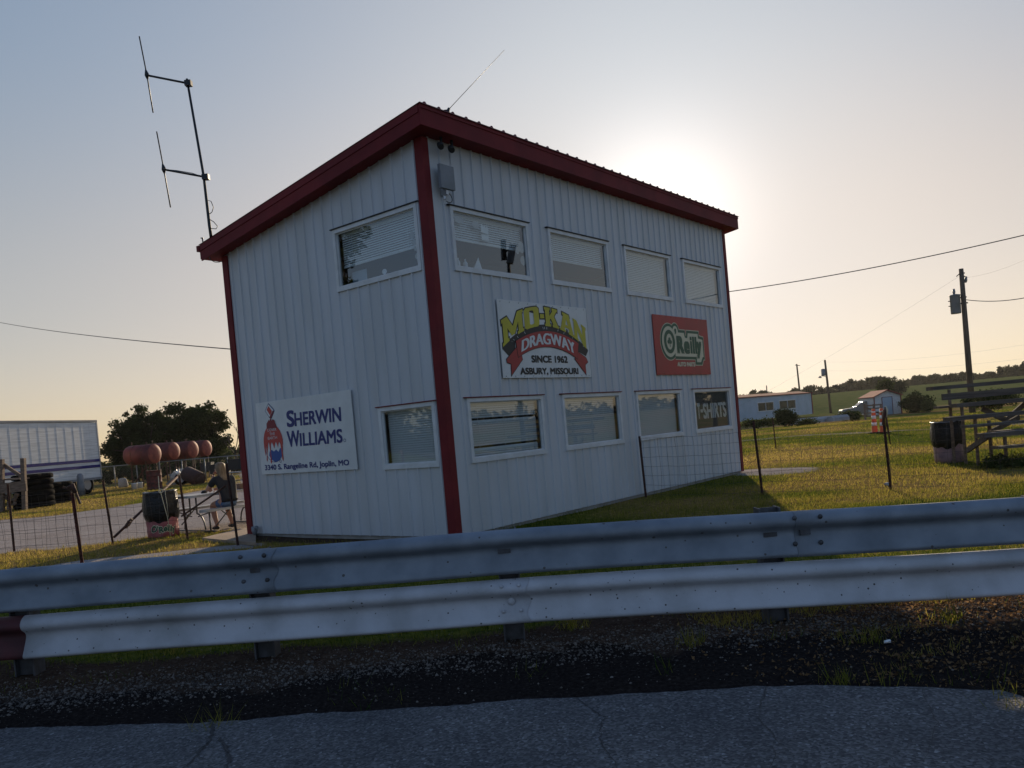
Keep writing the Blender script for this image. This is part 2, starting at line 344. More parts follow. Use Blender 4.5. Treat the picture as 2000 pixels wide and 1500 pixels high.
def ground_mat():
    m = bpy.data.materials.new('ground_soil_and_grass'); m.use_nodes = True; n, l = m.node_tree.nodes, m.node_tree.links
    b = n['Principled BSDF']; b.inputs['Roughness'].default_value = 1.; b.inputs['Specular IOR Level'].default_value = 0.
    tc = n.new('ShaderNodeTexCoord')
    def noise(s, det=5, w=None):
        t = n.new('ShaderNodeTexNoise'); t.inputs['Scale'].default_value = s; t.inputs['Detail'].default_value = det; l.new(tc.outputs['Object'], t.inputs['Vector']); return t.outputs['Fac']
    def ramp(fac, stops):
        r = n.new('ShaderNodeValToRGB'); e = r.color_ramp.elements
        while len(e) < len(stops): e.new(.5)
        for i, (p, c) in enumerate(stops): e[i].position = p; e[i].color = (*c, 1)
        l.new(fac, r.inputs[0]); return r.outputs[0]
    def attr(a): q = n.new('ShaderNodeAttribute'); q.attribute_name = a; return q.outputs['Fac']
    def mth(op, a, bb):
        q = n.new('ShaderNodeMath'); q.operation = op; q.use_clamp = op != 'SUBTRACT'
        for i, v in enumerate((a, bb)):
            if isinstance(v, (int, float)): q.inputs[i].default_value = v
            else: l.new(v, q.inputs[i])
        return q.outputs[0]
    def mix(f, a, bb):
        q = n.new('ShaderNodeMixRGB'); l.new(f, q.inputs[0]); l.new(a, q.inputs[1]); l.new(bb, q.inputs[2]); return q.outputs[0]
    def edge(a, ns):      # crisp irregular border
        s1 = mth('MULTIPLY', mth('SUBTRACT', ns, .5), .9)
        q = n.new('ShaderNodeMath'); q.operation = 'ADD'; l.new(a, q.inputs[0]); l.new(s1, q.inputs[1])
        r = n.new('ShaderNodeMapRange'); r.inputs[1].default_value = .35; r.inputs[2].default_value = .65; l.new(q.outputs[0], r.inputs[0]); return r.outputs[0]
    n1, n2, n3 = noise(1.1), noise(9), noise(45, 8)
    green = ramp(n2, [(.3, (.060,.080,.014)), (.55, (.145,.15,.028)), (.75, (.24,.195,.05))])
    straw = ramp(n2, [(.3, (.17,.115,.045)), (.6, (.28,.19,.075)), (.8, (.36,.25,.11))])
    gcol = mix(edge(attr('dry'), n2), green, straw)
    fld = ramp(n1, [(.35, (.095,.125,.042)), (.65, (.16,.155,.062))])
    gcol = mix(attr('field'), gcol, fld)
    vor = n.new('ShaderNodeTexVoronoi'); vor.inputs['Scale'].default_value = 38; l.new(tc.outputs['Object'], vor.inputs['Vector'])
    gravc = mix(n2, ramp(vor.outputs['Color'], [(.1, (.20,.175,.16)), (.5, (.36,.32,.295)), (.9, (.52,.47,.43))]), ramp(n1, [(.35, (.30,.255,.225)), (.65, (.43,.38,.345))]))
    vor2 = n.new('ShaderNodeTexVoronoi'); vor2.inputs['Scale'].default_value = 60; l.new(tc.outputs['Object'], vor2.inputs['Vector'])
    dirtc = mix(n3, ramp(n2, [(.3, (.050,.030,.021)), (.7, (.105,.070,.048))]), ramp(vor2.outputs['Color'], [(.35, (.045,.028,.020)), (.75, (.10,.068,.048)), (.97, (.19,.15,.12))]))
    tarc = ramp(n3, [(.3, (.016,.012,.011)), (.6, (.034,.026,.022)), (.8, (.07,.055,.046))]); dirtc = mix(edge(attr('tar'), n2), dirtc, tarc)
    c = mix(edge(attr('grav'), n3), gcol, gravc); c = mix(edge(attr('dirt'), n3), c, dirtc)
    l.new(c, b.inputs['Base Color'])
    bp = n.new('ShaderNodeBump'); bp.inputs['Strength'].default_value = .9; bp.inputs['Distance'].default_value = .03; l.new(n3, bp.inputs['Height']); l.new(bp.outputs[0], b.inputs['Normal'])
    return m
ground = np_mesh('ground', gv, gf, ground_mat(), smooth=True, attr=dict(grav=mg, dirt=md, dry=mdry_shade, field=mfield, tar=mtar))
tag(ground, kind='structure')

# road: one asphalt sheet with a broken edge
def asphalt_mat():
    m = bpy.data.materials.new('asphalt'); m.use_nodes = True; n, l = m.node_tree.nodes, m.node_tree.links
    b = n['Principled BSDF']; b.inputs['Roughness'].default_value = .8; b.inputs['Specular IOR Level'].default_value = .3
    tc = n.new('ShaderNodeTexCoord')
    v = n.new('ShaderNodeTexVoronoi'); v.inputs['Scale'].default_value = 75; l.new(tc.outputs['Object'], v.inputs['Vector'])
    r = n.new('ShaderNodeValToRGB'); e = r.color_ramp.elements
    for p, c in ((0., .045), (.5, .105), (.85, .18)):
        k = e[0] if p == 0 else e.new(p); k.position = p; k.color = (c*1.04, c, c*.98, 1)
    e[-1].position = 1.; e[-1].color = (.34, .34, .34, 1); l.new(v.outputs['Color'], r.inputs[0])
    t = n.new('ShaderNodeTexNoise'); t.inputs['Scale'].default_value = 1.6; t.inputs['Detail'].default_value = 7; l.new(tc.outputs['Object'], t.inputs['Vector'])
    r2 = n.new('ShaderNodeValToRGB'); r2.color_ramp.elements[0].position = .3; r2.color_ramp.elements[1].position = .7; r2.color_ramp.elements[0].color = (.70,.70,.72,1); r2.color_ramp.elements[1].color = (1.15,1.13,1.1,1); l.new(t.outputs['Fac'], r2.inputs[0])
    mx = n.new('ShaderNodeMixRGB'); mx.blend_type = 'MULTIPLY'; mx.inputs[0].default_value = 1; l.new(r.outputs[0], mx.inputs[1]); l.new(r2.outputs[0], mx.inputs[2]); l.new(mx.outputs[0], b.inputs['Base Color'])
    bp = n.new('ShaderNodeBump'); bp.inputs['Strength'].default_value = .8; bp.inputs['Distance'].default_value = .006; l.new(v.outputs['Distance'], bp.inputs['Height']); l.new(bp.outputs[0], b.inputs['Normal'])
    return m
rx = np.concatenate([[-60, -20, -10], np.arange(-6, 3.2, .04), [4, 6, 9, 14, 60]])
edge_y = road_y(np.clip(rx, re_x[0], re_x[-1])) + .05*(fbm(rx, rx*0, .25, 5)-.5) + .03*(fbm(rx, rx*0, .07, 6)-.5)
rb = MB(); vs = []
for X, Y in zip(rx, edge_y): vs += [(X, -14, .012), (X, Y-.03, .012), (X, Y+.012, -.02)]
fs = []
for i in range(len(rx)-1): fs += [(i*3, (i+1)*3, (i+1)*3+1, i*3+1), (i*3+1, (i+1)*3+1, (i+1)*3+2, i*3+2)]
rb.add(vs, fs); road = tag(rb.build('road', asphalt_mat()), kind='structure')
cr = MB()
def crack(px, w0):
    pts = []
    for (a, b_) in zip(px[:-1], px[1:]):
        for t in np.linspace(0, 1, 10)[:-1]: pts.append(G(a[0]+(b_[0]-a[0])*t+random.uniform(-4, 4), a[1]+(b_[1]-a[1])*t, .016)[:2])
    m = len(pts); v = []
    for i, q in enumerate(pts):
        w = w0*(.25+1.3*random.random())*(1-.6*i/m); v += [(q[0]-w, q[1], .016), (q[0]+w, q[1], .016)]
    cr.add(v, [(2*i, 2*i+1, 2*i+3, 2*i+2) for i in range(m-1)])
crack([(412, 1405), (418, 1425), (408, 1448), (385, 1475), (350, 1510)], .010)
crack([(425, 1440), (440, 1452), (446, 1475), (444, 1515)], .013)
crack([(1130, 1364), (1180, 1400), (1170, 1440), (1215, 1510)], .004)
crack([(1500, 1341), (1475, 1390), (1520, 1450), (1500, 1510)], .003)
crack([(1800, 1345), (1830, 1410), (1800, 1500)], .003)
crack([(405, 1450), (395, 1460), (360, 1480)], .005)
crack([(-60, 1500), (100, 1470), (240, 1440), (330, 1436)], .004)
tag(cr.build('road_crack', M['dark']), kind='structure')

# gravel stones on the shoulder
def stones(n, xr, yr, s0, s1, fn):
    x = rng.uniform(*xr, n); y = rng.uniform(*yr, n); keep = fn(x, y); x, y = x[keep], y[keep]; n = len(x)
    s = s0*(s1/s0)**(rng.random(n)**2.2); base = np.array([(1,0,0),(0,1,0),(-1,0,0),(0,-1,0),(0,0,.8),(0,0,-.6)])
    v = base[None]*s[:, None, None]*rng.uniform(.55, 1.25, (n, 6, 1)); a = rng.uniform(0, 6.28, n); c, q = np.cos(a), np.sin(a)
    v = np.stack([v[..., 0]*c[:, None]-v[..., 1]*q[:, None], v[..., 0]*q[:, None]+v[..., 1]*c[:, None], v[..., 2]], -1)
    v += np.stack([x, y, height(x, y)+s*.25], -1)[:, None]
    t = np.array([(0,1,4),(1,2,4),(2,3,4),(3,0,4),(1,0,5),(2,1,5),(3,2,5),(0,3,5)])
    return v.reshape(-1, 3), (t[None]+6*np.arange(n)[:, None, None]).reshape(-1, 3), np.repeat(rng.random(n), 6)
def stone_mat():
    m = mat('shoulder_gravel', (.1,.1,.1), .85); n, l = m.node_tree.nodes, m.node_tree.links
    at = n.new('ShaderNodeAttribute'); at.attribute_name = 'tone'; r = n.new('ShaderNodeValToRGB'); e = r.color_ramp.elements
    for p, c in ((.35, (.045,.032,.024)), (.75, (.080,.060,.046)), (1., (.22,.185,.155))):
        k = e[0] if p == .35 else (e[1] if p == 1. else e.new(p)); k.position = p; k.color = (*c, 1)
    e[0].color = (.035,.025,.019,1); l.new(at.outputs['Fac'], r.inputs[0]); l.new(r.outputs[0], n['Principled BSDF'].inputs['Base Color']); return m
sv, sf, st = stones(52000, (-5.2, 5.2), (3.6, 6.6), .003, .013, lambda x, y: (y > road_y(x)+.03+.1*rng.random(len(x))) & (rng.random(len(x)) < .12+.75*np.exp(-((y-5.5)/.32)**2)))
sv2, sf2, st2 = stones(30000, (-5.2, 5.2), (5.05, 6.2), .004, .016, lambda x, y: rng.random(len(x)) < np.exp(-((y-5.5-.02*x)/.28)**2)*(.4+.9*fbm(x, y, .5, 31)))
sf = np.concatenate([sf, sf2+len(sv)]); sv = np.concatenate([sv, sv2]); st = np.concatenate([st, np.clip(st2*.5+.38, 0, 1)])
tag(np_mesh('gravel_stones', sv, sf, stone_mat(), attr=dict(tone=st)), 'loose gravel stones scattered along the road shoulder below the guardrail', 'gravel', kind='stuff')

# grass blades
def blades(n, samp, h0, h1, w, keep):
    x, y = samp(n); k = keep(x, y); x, y = x[k], y[k]; n = len(x)
    d = np.hypot(x, y); h = rng.uniform(h0, h1, n)*(.5+fbm(x, y, .8, 61)); ww = w*(.6+.8*rng.random(n))*np.maximum(1, d/13.)
    a = rng.uniform(0, 6.28, n); lean = rng.uniform(.1, .9, n)*h; la = rng.uniform(0, 6.28, n); z = height(x, y)-.01
    p0 = np.stack([x-np.cos(a)*ww, y-np.sin(a)*ww, z], -1); p1 = np.stack([x+np.cos(a)*ww, y+np.sin(a)*ww, z], -1)
    p2 = np.stack([x+np.cos(la)*lean, y+np.sin(la)*lean, z+h], -1)
    v = np.stack([p0, p1, p2], 1).reshape(-1, 3); f = np.arange(3*n).reshape(-1, 3)
    _, _, dr, _ = masks(x, y); tone = np.clip(.05+.75*dr+rng.normal(0, .16, n), 0, 1)
    return v, f, np.repeat(tone, 3)
def in_building(x, y):
    u = (x-A0[0])*E0[0]+(y-A0[1])*E0[1]; w = (x-A0[0])*N0[0]+(y-A0[1])*N0[1]
    return (u > -.03) & (u < BL+.03) & (w > -.03) & (w < BW+.03)
def keepg(x, y):
    g_, d_, r_, _ = masks(x, y); p = (1-np.clip(g_*1.25, 0, 1))*(1-np.clip(d_*1.12, 0, 1))
    return (rng.random(len(x)) < p*(.35+.9*fbm(x, y, .9, 77))) & ~in_building(x, y) & (np.abs(x) < .72*y+1.2)
def samp_near(n): y = 5.6+7*rng.random(n)**1.3; return rng.uniform(-1, 1, n)*(.72*y+1), y
def samp_mid(n): u = rng.random(n); y = 11*np.exp(u*math.log(58/11.)); return rng.uniform(-1, 1, n)*(.70*y+1), y
b1 = blades(150000, samp_near, .025, .075, .0035, keepg); b2 = blades(330000, samp_mid, .03, .075, .005, keepg)
wv = blades(5000, lambda n: (rng.uniform(-4.8, 4.8, n), rng.uniform(4.1, 6.3, n)), .03, .12, .0028, lambda x, y: (y > road_y(x)+.02) & (vnoise(x, y, .38, 91) > .80))
spots = [(1350, 1262, 60), (1700, 1255, 60), (1735, 1330, 14), (1765, 1330, 12), (412, 1420, 50), (1990, 1385, 70), (1975, 1360, 20), (1120, 1225, 90), (1640, 1330, 60), (335, 1275, 60), (130, 1275, 80), (1850, 1215, 80)]
sx, sy = [], []
for (a, b_, c) in spots:
    q = G(a, b_); sx += list(q[0]+rng.normal(0, .06, c)); sy += list(q[1]+rng.normal(0, .05, c))
wt = blades(len(sx), lambda n: (np.array(sx), np.array(sy)), .05, .16, .0028, lambda x, y: x > -99)
wt = (wt[0], wt[1], np.clip(wt[2]+.3, 0, 1))
ws = blades(9000, lambda n: (rng.uniform(1.0, 4.8, n), rng.uniform(5.55, 6.7, n)), .02, .075, .003, lambda x, y: fbm(x, y, .35, 17) > .50+.25*sstep(6.0, 5.5, y))  # extra straw on the right, added to catch sun and brighten the shoulder
ws = (ws[0], ws[1], np.clip(ws[2]*.4+.55, 0, 1))
ws2 = blades(2500, lambda n: (rng.uniform(1.9, 3.6, n), rng.uniform(4.0, 5.3, n)), .015, .06, .0028, lambda x, y: (fbm(x, y, .25, 19) > .60) & (y > road_y(x)+.02))  # a few more pale blades nearer the road, added for the same brightening
ws2 = (ws2[0], ws2[1], np.clip(ws2[2]*.3+.65, 0, 1))
V, Fc, T, off = [], [], [], 0
for v, f, t in (b1, b2, wv, wt, ws, ws2): V.append(v); Fc.append(f+off); T.append(t); off += len(v)
tag(np_mesh('grass', np.concatenate(V), np.concatenate(Fc), M['grass'], attr=dict(tone=np.concatenate(T))), 'short mown grass and dry weeds growing over the ground', 'grass', kind='stuff')

# ------------------------------------------------------------------ the two-storey building
tower = thing('two_storey_building', 'white ribbed metal two-storey building with red corner trim and red shed roof', 'building', (A0[0], A0[1], 0), BTH)
H0, SL = 5.60, .136                       # wall height on the long front, slope of roof
WINS = [(.44, 2.26), (2.80, 4.65), (5.22, 7.04), (7.60, 9.46)]
ROWS = [(1.05, 1.98), (3.80, 4.72)]
def FL(s, t, n): return Vector((s, -n, t))                 # long front: s along, t up, n outward  (building space)
def FS(s, t, n): return Vector((-n, s, t))                 # short side: s = distance from the near corner
def ribbed(fn, Ltot, ztop, holes, sp=.2286, ph=.11, z0=.06, hr=.021):
    us = {0., Ltot}
    k = ph
    prof = []                                              # (u, n)
    prof.append((0, 0.))
    while k < Ltot-.06:
        prof += [(k-.022, 0.), (k-.012, hr), (k+.012, hr), (k+.022, 0.)]; k += sp
    prof.append((Ltot, 0.))
    pu = np.array([p[0] for p in prof]); pn = np.array([p[1] for p in prof])
    cuts = set(np.round(pu, 5))
    for (a, b_, c, d) in holes: cuts |= {a, b_}
    cuts = sorted(cuts); mb = MB()
    for a, b_ in zip(cuts[:-1], cuts[1:]):
        if b_-a < 1e-4: continue
        na, nb = np.interp([a, b_], pu, pn); hs = sorted([(c, d) for (p, q, c, d) in holes if p-1e-6 <= a and b_ <= q+1e-6])
        zs = [(z0, None)]; lo = z0; segs = []
        for c, d in hs: segs.append((lo, c)); lo = d
        segs.append((lo, None))
        for lo_, hi_ in segs:
            ha, hb = (ztop(a), ztop(b_)) if hi_ is None else (hi_, hi_)
            mb.add([fn(a, lo_, na), fn(b_, lo_, nb), fn(b_, hb, nb), fn(a, ha, na)], [(0, 1, 2, 3)])
    return mb
holesL = [(a+.05, b_-.05, c+.05, d-.05) for a, b_ in WINS for c, d in ROWS]
SW = [(.19, 2.0, 3.80, 4.74), (.18, 1.34, 1.05, 1.97)]
holesS = [(a+.05, b_-.05, c+.05, d-.05) for a, b_, c, d in SW]
ribbed(FL, BL, lambda u: H0+.03, holesL).build('wall', M['wall'], tower, world=False)
ribbed(FS, BW, lambda u: H0+.03-SL*u, holesS, ph=.17).build('wall', M['wall'], tower, world=False)
ribbed(lambda s, t, n: Vector((BL+n, s, t)), BW, lambda u: H0+.03-SL*u, []).build('wall', M['wall'], tower, world=False)
ribbed(lambda s, t, n: Vector((s, BW+n, t)), BL, lambda u: H0+.03-SL*BW, []).build('wall', M['wall'], tower, world=False)
fb = MB(); fb.box((BL/2, BW/2, .0), (BL-.06, BW-.06, .12)); fb.build('foundation', M['concrete'], tower, world=False)
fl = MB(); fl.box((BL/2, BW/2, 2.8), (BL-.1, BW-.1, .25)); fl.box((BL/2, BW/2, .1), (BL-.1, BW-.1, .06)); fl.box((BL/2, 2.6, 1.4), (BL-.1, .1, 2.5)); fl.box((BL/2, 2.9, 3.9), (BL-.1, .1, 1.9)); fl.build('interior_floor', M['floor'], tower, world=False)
# corner trim: L shaped
def corner(x, y, sx, sy, zt):
    mb = MB(); w, t = .125, .028
    mb.box((x+sx*(w/2-t), y-sy*t/2, zt/2+.02), (w, t, zt-.04))
    mb.box((x-sx*t/2, y+sy*(w/2)+0, zt/2+.02), (t, w, zt-.04))
    mb.build('corner_trim', M['red'], tower, world=False)
corner(0, 0, 1, 1, H0); corner(BL, 0, -1, 1, H0); corner(0, BW, 1, -1, H0-SL*BW); corner(BL, BW, -1, -1, H0-SL*BW)
# roof
OV, ZT = .27, 5.90
def rz(y): return ZT - SL*(y+OV)
y0, y1 = -OV-.03, BW+OV+.03
prof = [(-OV-.02, .012)]; k = -OV+.08
while k < BL+OV-.03: prof += [(k-.035, .012), (k-.014, .036), (k+.014, .036), (k+.035, .012)]; k += .28
prof.append((BL+OV+.02, .012))
rm = MB(); vs = []
for x, h in prof: vs += [(x, y0, rz(y0)+h), (x, y1, rz(y1)+h), (x, y0, rz(y0)+.0), ]
fs = []
for i in range(len(prof)-1): fs += [(3*i, 3*i+3, 3*i+4, 3*i+1), (3*i+2, 3*i+5, 3*i+3, 3*i)]
rm.add(vs, fs); rm.build('roof', M['roof'], tower, world=False)
fm = MB()
FH = .27
fm.box((BL/2, -OV+.012, ZT-FH/2), (BL+2*OV, .024, FH)); fm.box((BL/2, -OV-.006, ZT-.02), (BL+2*OV, .012, .05))
fm.build('fascia', M['red'], tower, world=False)
for sx, X in ((-1, -OV), (1, BL+OV)):
    rk = MB()
    def sl(ya, yb, za, zb, x0_, x1_): rk.add([(x0_,ya,rz(ya)+za),(x0_,yb,rz(yb)+za),(x0_,yb,rz(yb)+zb),(x0_,ya,rz(ya)+zb),(x1_,ya,rz(ya)+za),(x1_,yb,rz(yb)+za),(x1_,yb,rz(yb)+zb),(x1_,ya,rz(ya)+zb)], [(0,1,2,3),(7,6,5,4),(0,4,5,1),(1,5,6,2),(2,6,7,3),(3,7,4,0)])
    sl(-OV+.026, BW+OV, -FH, -.10, X, X-sx*.024); sl(-OV+.026, BW+OV, -.098, .0, X+sx*.012, X-sx*.024)
    rk.build('rake_trim', M['red'], tower, world=False)
ef = MB(); ye = BW+OV; ef.box((BL/2, ye+.012, rz(ye)-.12), (BL+2*OV, .024, .24)); ef.box((BL/2, ye+.06, rz(ye)-.05), (BL+2*OV+.04, .07, .1)); ef.build('fascia', M['red'], tower, world=False)
so = MB(); zb = -FH+.02
so.add([(-OV+.01, -OV+.02, rz(-OV)+zb), (BL+OV-.01, -OV+.02, rz(-OV)+zb), (BL+OV-.01, ye, rz(ye)+zb), (-OV+.01, ye, rz(ye)+zb)], [(3,2,1,0)])
so.build('soffit', M['red'], tower, world=False)

def window(fn, a, b_, c, d, blind_to, cap_mat, gap=None, blind=True):
    fr = MB(); w = .058
    def bx(s0, s1, t0, t1, n0, n1): fr.prism([(s0, t0), (s1, t0), (s1, t1), (s0, t1)], lambda s, t, n: fn(s, t, n0+n), n1-n0)
    bx(a, b_, c, c+w+.012, -.01, .032); bx(a, b_, d-w, d, -.01, .030); bx(a, a+w, c+w+.012, d-w, -.01, .028); bx(b_-w, b_, c+w+.012, d-w, -.01, .028)
    i = .016                                            # inner sash, set back
    a1, b1_, c1, d1 = a+w, b_-w, c+w+.012, d-w
    bx(a1, b1_, d1-i, d1, -.032, -.006); bx(a1, b1_, c1, c1+i, -.032, -.006); bx(a1, a1+i, c1+i, d1-i, -.032, -.006); bx(b1_-i, b1_, c1+i, d1-i, -.032, -.006)
    f = fr.build('window', M['frame'], tower, world=False)
    cp = MB(); cp.prism([(a-.05, d+.002), (b_+.03, d+.002), (b_+.03, d+.016), (a-.05, d+.016)], lambda s, t, n: fn(s, t, n), .05); cp.build('drip_cap', cap_mat, f, world=False)
    WM_child(f)
    pn = MB(); pn.add([fn(a1+i, c1+i, -.016), fn(b1_-i, c1+i, -.016), fn(b1_-i, d1-i, -.016), fn(a1+i, d1-i, -.016)], [(0, 1, 2, 3)]); pn.build('pane', M['glass'], f, world=False)
    if blind:
        bl = MB(); z = d1-.03; bl.prism([(a1+.02, d1-.035), (b1_-.02, d1-.035), (b1_-.02, d1-.002), (a1+.02, d1-.002)], lambda s, t, n: fn(s, t, -.11+n), .03)
        zl = d1-.035-(d1-c1)*blind_to + (.03 if blind_to > .95 else 0); z = d1-.045; k = 0
        while z > zl:
            tl = .0158 + (.004 if gap and k in gap else 0); k += 1
            if not (gap and k in gap): bl.add([fn(a1+.025, z-tl, -.085), fn(b1_-.025, z-tl, -.085), fn(b1_-.025, z+tl, -.104), fn(a1+.025, z+tl, -.104)], [(0,1,2,3)])
            z -= .034
        bl.prism([(a1+.022, zl-.018), (b1_-.022, zl-.018), (b1_-.022, zl), (a1+.022, zl)], lambda s, t, n: fn(s, t, -.105+n), .022)
        for q in (.15, .5, .85): 
            s_ = a1+(b1_-a1)*q; bl.add([fn(s_, zl, -.083), fn(s_+.006, zl, -.083), fn(s_+.006, d1-.03, -.083), fn(s_, d1-.03, -.083)], [(0,1,2,3)])
        bl.build('blind', M['blind'], f, world=False)
    return f
def WM_child(o): WM[o.name] = Matrix.Identity(4)
up = [(.42, None), (.47, None), (1., None), (1., None)]
lo_ = [(1., (7, 19)), (1., None), (1., None), (.0, None)]
W1 = None
for (a, b_), (bt, gp) in zip(WINS, up):
    w_ = window(FL, a, b_, *ROWS[1], bt, M['dark'], gp); W1 = W1 or w_
for j, ((a, b_), (bt, gp)) in enumerate(zip(WINS, lo_)):
    wL = window(FL, a, b_, *ROWS[0], bt, M['red'], gp, blind=j < 3)
WS1 = window(FS, .19, 2.0, 3.80, 4.74, .58, M['dark']); window(FS, .18, 1.34, 1.05, 1.97, 1., M['red'])

def decal(name, f, fn, poly, n, m):
    mb = MB(); mb.add([fn(a, b_, n) for a, b_ in poly], [tuple(range(len(poly)))]); mb.build(name, m, f, world=False)
def oval(cx, cy, rx_, ry_, k=18): return [(cx+rx_*math.cos(2*math.pi*i/k), cy+ry_*math.sin(2*math.pi*i/k)) for i in range(k)]
for (cx, cy, rx_, ry_) in ((.66, 4.56, .10, .055), (1.03, 4.535, .085, .05), (1.99, 4.27, .045, .06), (2.10, 4.33, .08, .09), (2.12, 4.12, .07, .075)): decal('decal', W1, FL, oval(cx, cy, rx_, ry_), -.022, M['tabletop'])
decal('decal', W1, FL, [(1.14, 4.44), (1.30, 4.43), (1.32, 4.50), (1.29, 4.56), (1.26, 4.52), (1.23, 4.57), (1.20, 4.53), (1.17, 4.58), (1.145, 4.54)], -.0215, M['blind'])
decal('decal', W1, FL, [(1.14, 4.33), (1.31, 4.33), (1.31, 4.41), (1.14, 4.41)], -.0215, M['blind'])
mb = MB(); mb.add([FL(1.0, 3.88, -.12), FL(1.22, 3.88, -.12), FL(1.19, 4.10, -.16), FL(1.1, 3.88, -.26)], [(0, 1, 2), (1, 3, 2), (3, 0, 2)]); mb.build('paper_tent', M['frame'], W1, world=False)
for k in range(3): mb = MB(); mb.lathe([(.035, 0), (.035, .11), (.014, .14), (.014, .17)], Matrix.Translation(FL(.62+.1*k+.06*(k == 2), 3.87, -.16)), 10); mb.build('bottle', M['frame'], W1, world=False)
for (cx, cy, r_) in ((.36, 4.33, .05), (.33, 4.22, .04), (.31, 4.13, .033), (.29, 4.02, .045)): decal('decal', WS1, FS, oval(cx, cy, r_, r_), -.022, M['tabletop'])
decal('decal', WS1, FS, [(1.55, 3.90), (1.88, 3.90), (1.88, 4.10), (1.55, 4.10)], -.2, M['mobilewall'])
decal('decal', WS1, FS, oval(.98, 3.93, .05, .04), -.022, M['frame'])
# ------------------------------------------------------------------ flat lettering helpers
def flat(kind, data, offset=0., size=1., shear=0., res=6, space=1.):
    """2D filled shape from text or from polygons -> (verts Nx2, faces)"""
    if kind == 'text':
        c = bpy.data.curves.new('tmp', 'FONT'); c.body = data; c.size = size; c.shear = shear; c.space_character = space
    else:
        c = bpy.data.curves.new('tmp', 'CURVE'); c.dimensions = '2D'
        for poly in data:
            sp = c.splines.new('POLY'); sp.points.add(len(poly)-1)
            for p, q in zip(sp.points, poly): p.co = (q[0], q[1], 0, 1)
            sp.use_cyclic_u = True
        c.fill_mode = 'BOTH'
    c.offset = offset; c.resolution_u = res
    o = bpy.data.objects.new('tmp', c); col.objects.link(o); bpy.context.view_layer.update()
    me = bpy.data.meshes.new_from_object(o.evaluated_get(bpy.context.evaluated_depsgraph_get()))
    v = np.array([q.co[:2] for q in me.vertices]).reshape(-1, 2); f = [tuple(p.vertices) for p in me.polygons]
    bpy.data.objects.remove(o); bpy.data.curves.remove(c); bpy.data.meshes.remove(me)
    return v, f
def fit(v, x0, x1, y0_, y1_):
    mn, mx = v.min(0), v.max(0); return np.stack([x0+(v[:, 0]-mn[0])/(mx[0]-mn[0])*(x1-x0), y0_+(v[:, 1]-mn[1])/(mx[1]-mn[1])*(y1_-y0_)], -1)
class Sign:
    def __init__(s, name, label, cat, fn, s0, t0, w, h, base, bmat, depth=.012, flip=False):
        s.fn, s.s0, s.t0, s.w, s.h, s.n0, s.flip = fn, s0, t0, w, h, base, flip; s.dep = depth
        s.o = thing(name, label, cat, WM[tower.name] @ fn(s0 + (-w/2 if flip else w/2), t0, base), BTH)
        s.M = WM[tower.name]
        mb = MB(); mb.prism([(0, 0), (1, 0), (1, 1), (0, 1)], lambda a, b_, n: s.pt(a, b_, n-depth), depth); mb.build('panel', bmat, s.o)
    def pt(s, a, b_, n):
        return s.M @ s.fn(s.s0 + (-1 if s.flip else 1)*a*s.w, s.t0+b_*s.h, s.n0+s.dep+n)
    def put(s, name, v, f, mt, n):
        mb = MB(); mb.add([s.pt(a, b_, n) for a, b_ in v], f); return mb.build(name, mt, s.o)
    def shape(s, name, polys, mt, n, offset=0.):      # polys in 0..1 sign units
        asp = s.w/s.h
        v, f = flat('poly', [[(a*asp, b_) for a, b_ in p] for p in polys], offset); v = v/np.array([asp, 1]); return s.put(name, v, f, mt, n)
    def text(s, name, body, mt, n, box, bold=.02, shear=0., space=1., warp=None):
        v, f = flat('text', body, 0., shear=shear, space=space); mb = MB()
        bx, by = bold*.06, bold*.09                     # heavier strokes: the same glyphs laid a hair apart
        x0, x1, ya, yb = box; v = fit(v, x0+bx, x1-bx, ya+by, yb-by)
        for i, (dx, dy) in enumerate([(0, 0)] + ([(-bx, -by), (bx, by), (-bx, by), (bx, -by)] if bold else [])):
            q = [(a+dx, c+dy) for a, c in v]
            if warp: q = [warp(*p) for p in q]
            mb.add([s.pt(a, c, n+.0003*i) for a, c in q], f)
        return mb.build(name, mt, s.o)
    def bolts(s, pts, mt, r=.008):
        for a, b_ in pts:
            mb = MB(); an = [k*math.pi/3 for k in range(6)]
            mb.prism([(a+r/s.w*math.cos(q), b_+r/s.h*math.sin(q)) for q in an], lambda x, y, n: s.pt(x, y, n), .004); mb.build('screw', mt, s.o)
def ell(cx, cy, rx_, ry_, n=40, a0=0, a1=360): return [(cx+rx_*math.cos(R(a0+(a1-a0)*k/n)), cy+ry_*math.sin(R(a0+(a1-a0)*k/n))) for k in range(n)]

# sign with arched yellow lettering
sg = Sign('wall_sign', 'square white racetrack sign with arched yellow lettering over a red ribbon', 'sign', FL, 1.29, 2.26, 2.42, 1.19, .029, M['signwhite'])
tx, ty = [.021, .105, .246, .359, .49, .638, .688, .774, .826, .979], [.733, .799, .894, .940, .956, .946, .906, .876, .834, .705]
bxp, byp = [.027, .108, .251, .338, .492, .639, .664, .821, .886, .97], [.403, .497, .616, .649, .700, .677, .660, .566, .506, .383]
pt_, pb_ = np.polyfit(tx, ty, 2), np.polyfit(bxp, byp, 2)
def arch(x, y): t, b_ = np.polyval(pt_, x), np.polyval(pb_, x); return (x+.0*(y-.5), b_+(t-b_)*y)
Mg = [(0,0),(.30,0),(.30,.13),(.25,.13),(.25,.55),(.43,.12),(.57,.12),(.75,.55),(.75,.13),(.70,.13),(.70,0),(1,0),(1,.13),(.95,.13),(.95,.87),(1,.87),(1,1),(.74,1),(.5,.48),(.26,1),(0,1),(0,.87),(.05,.87),(.05,.13),(0,.13)]
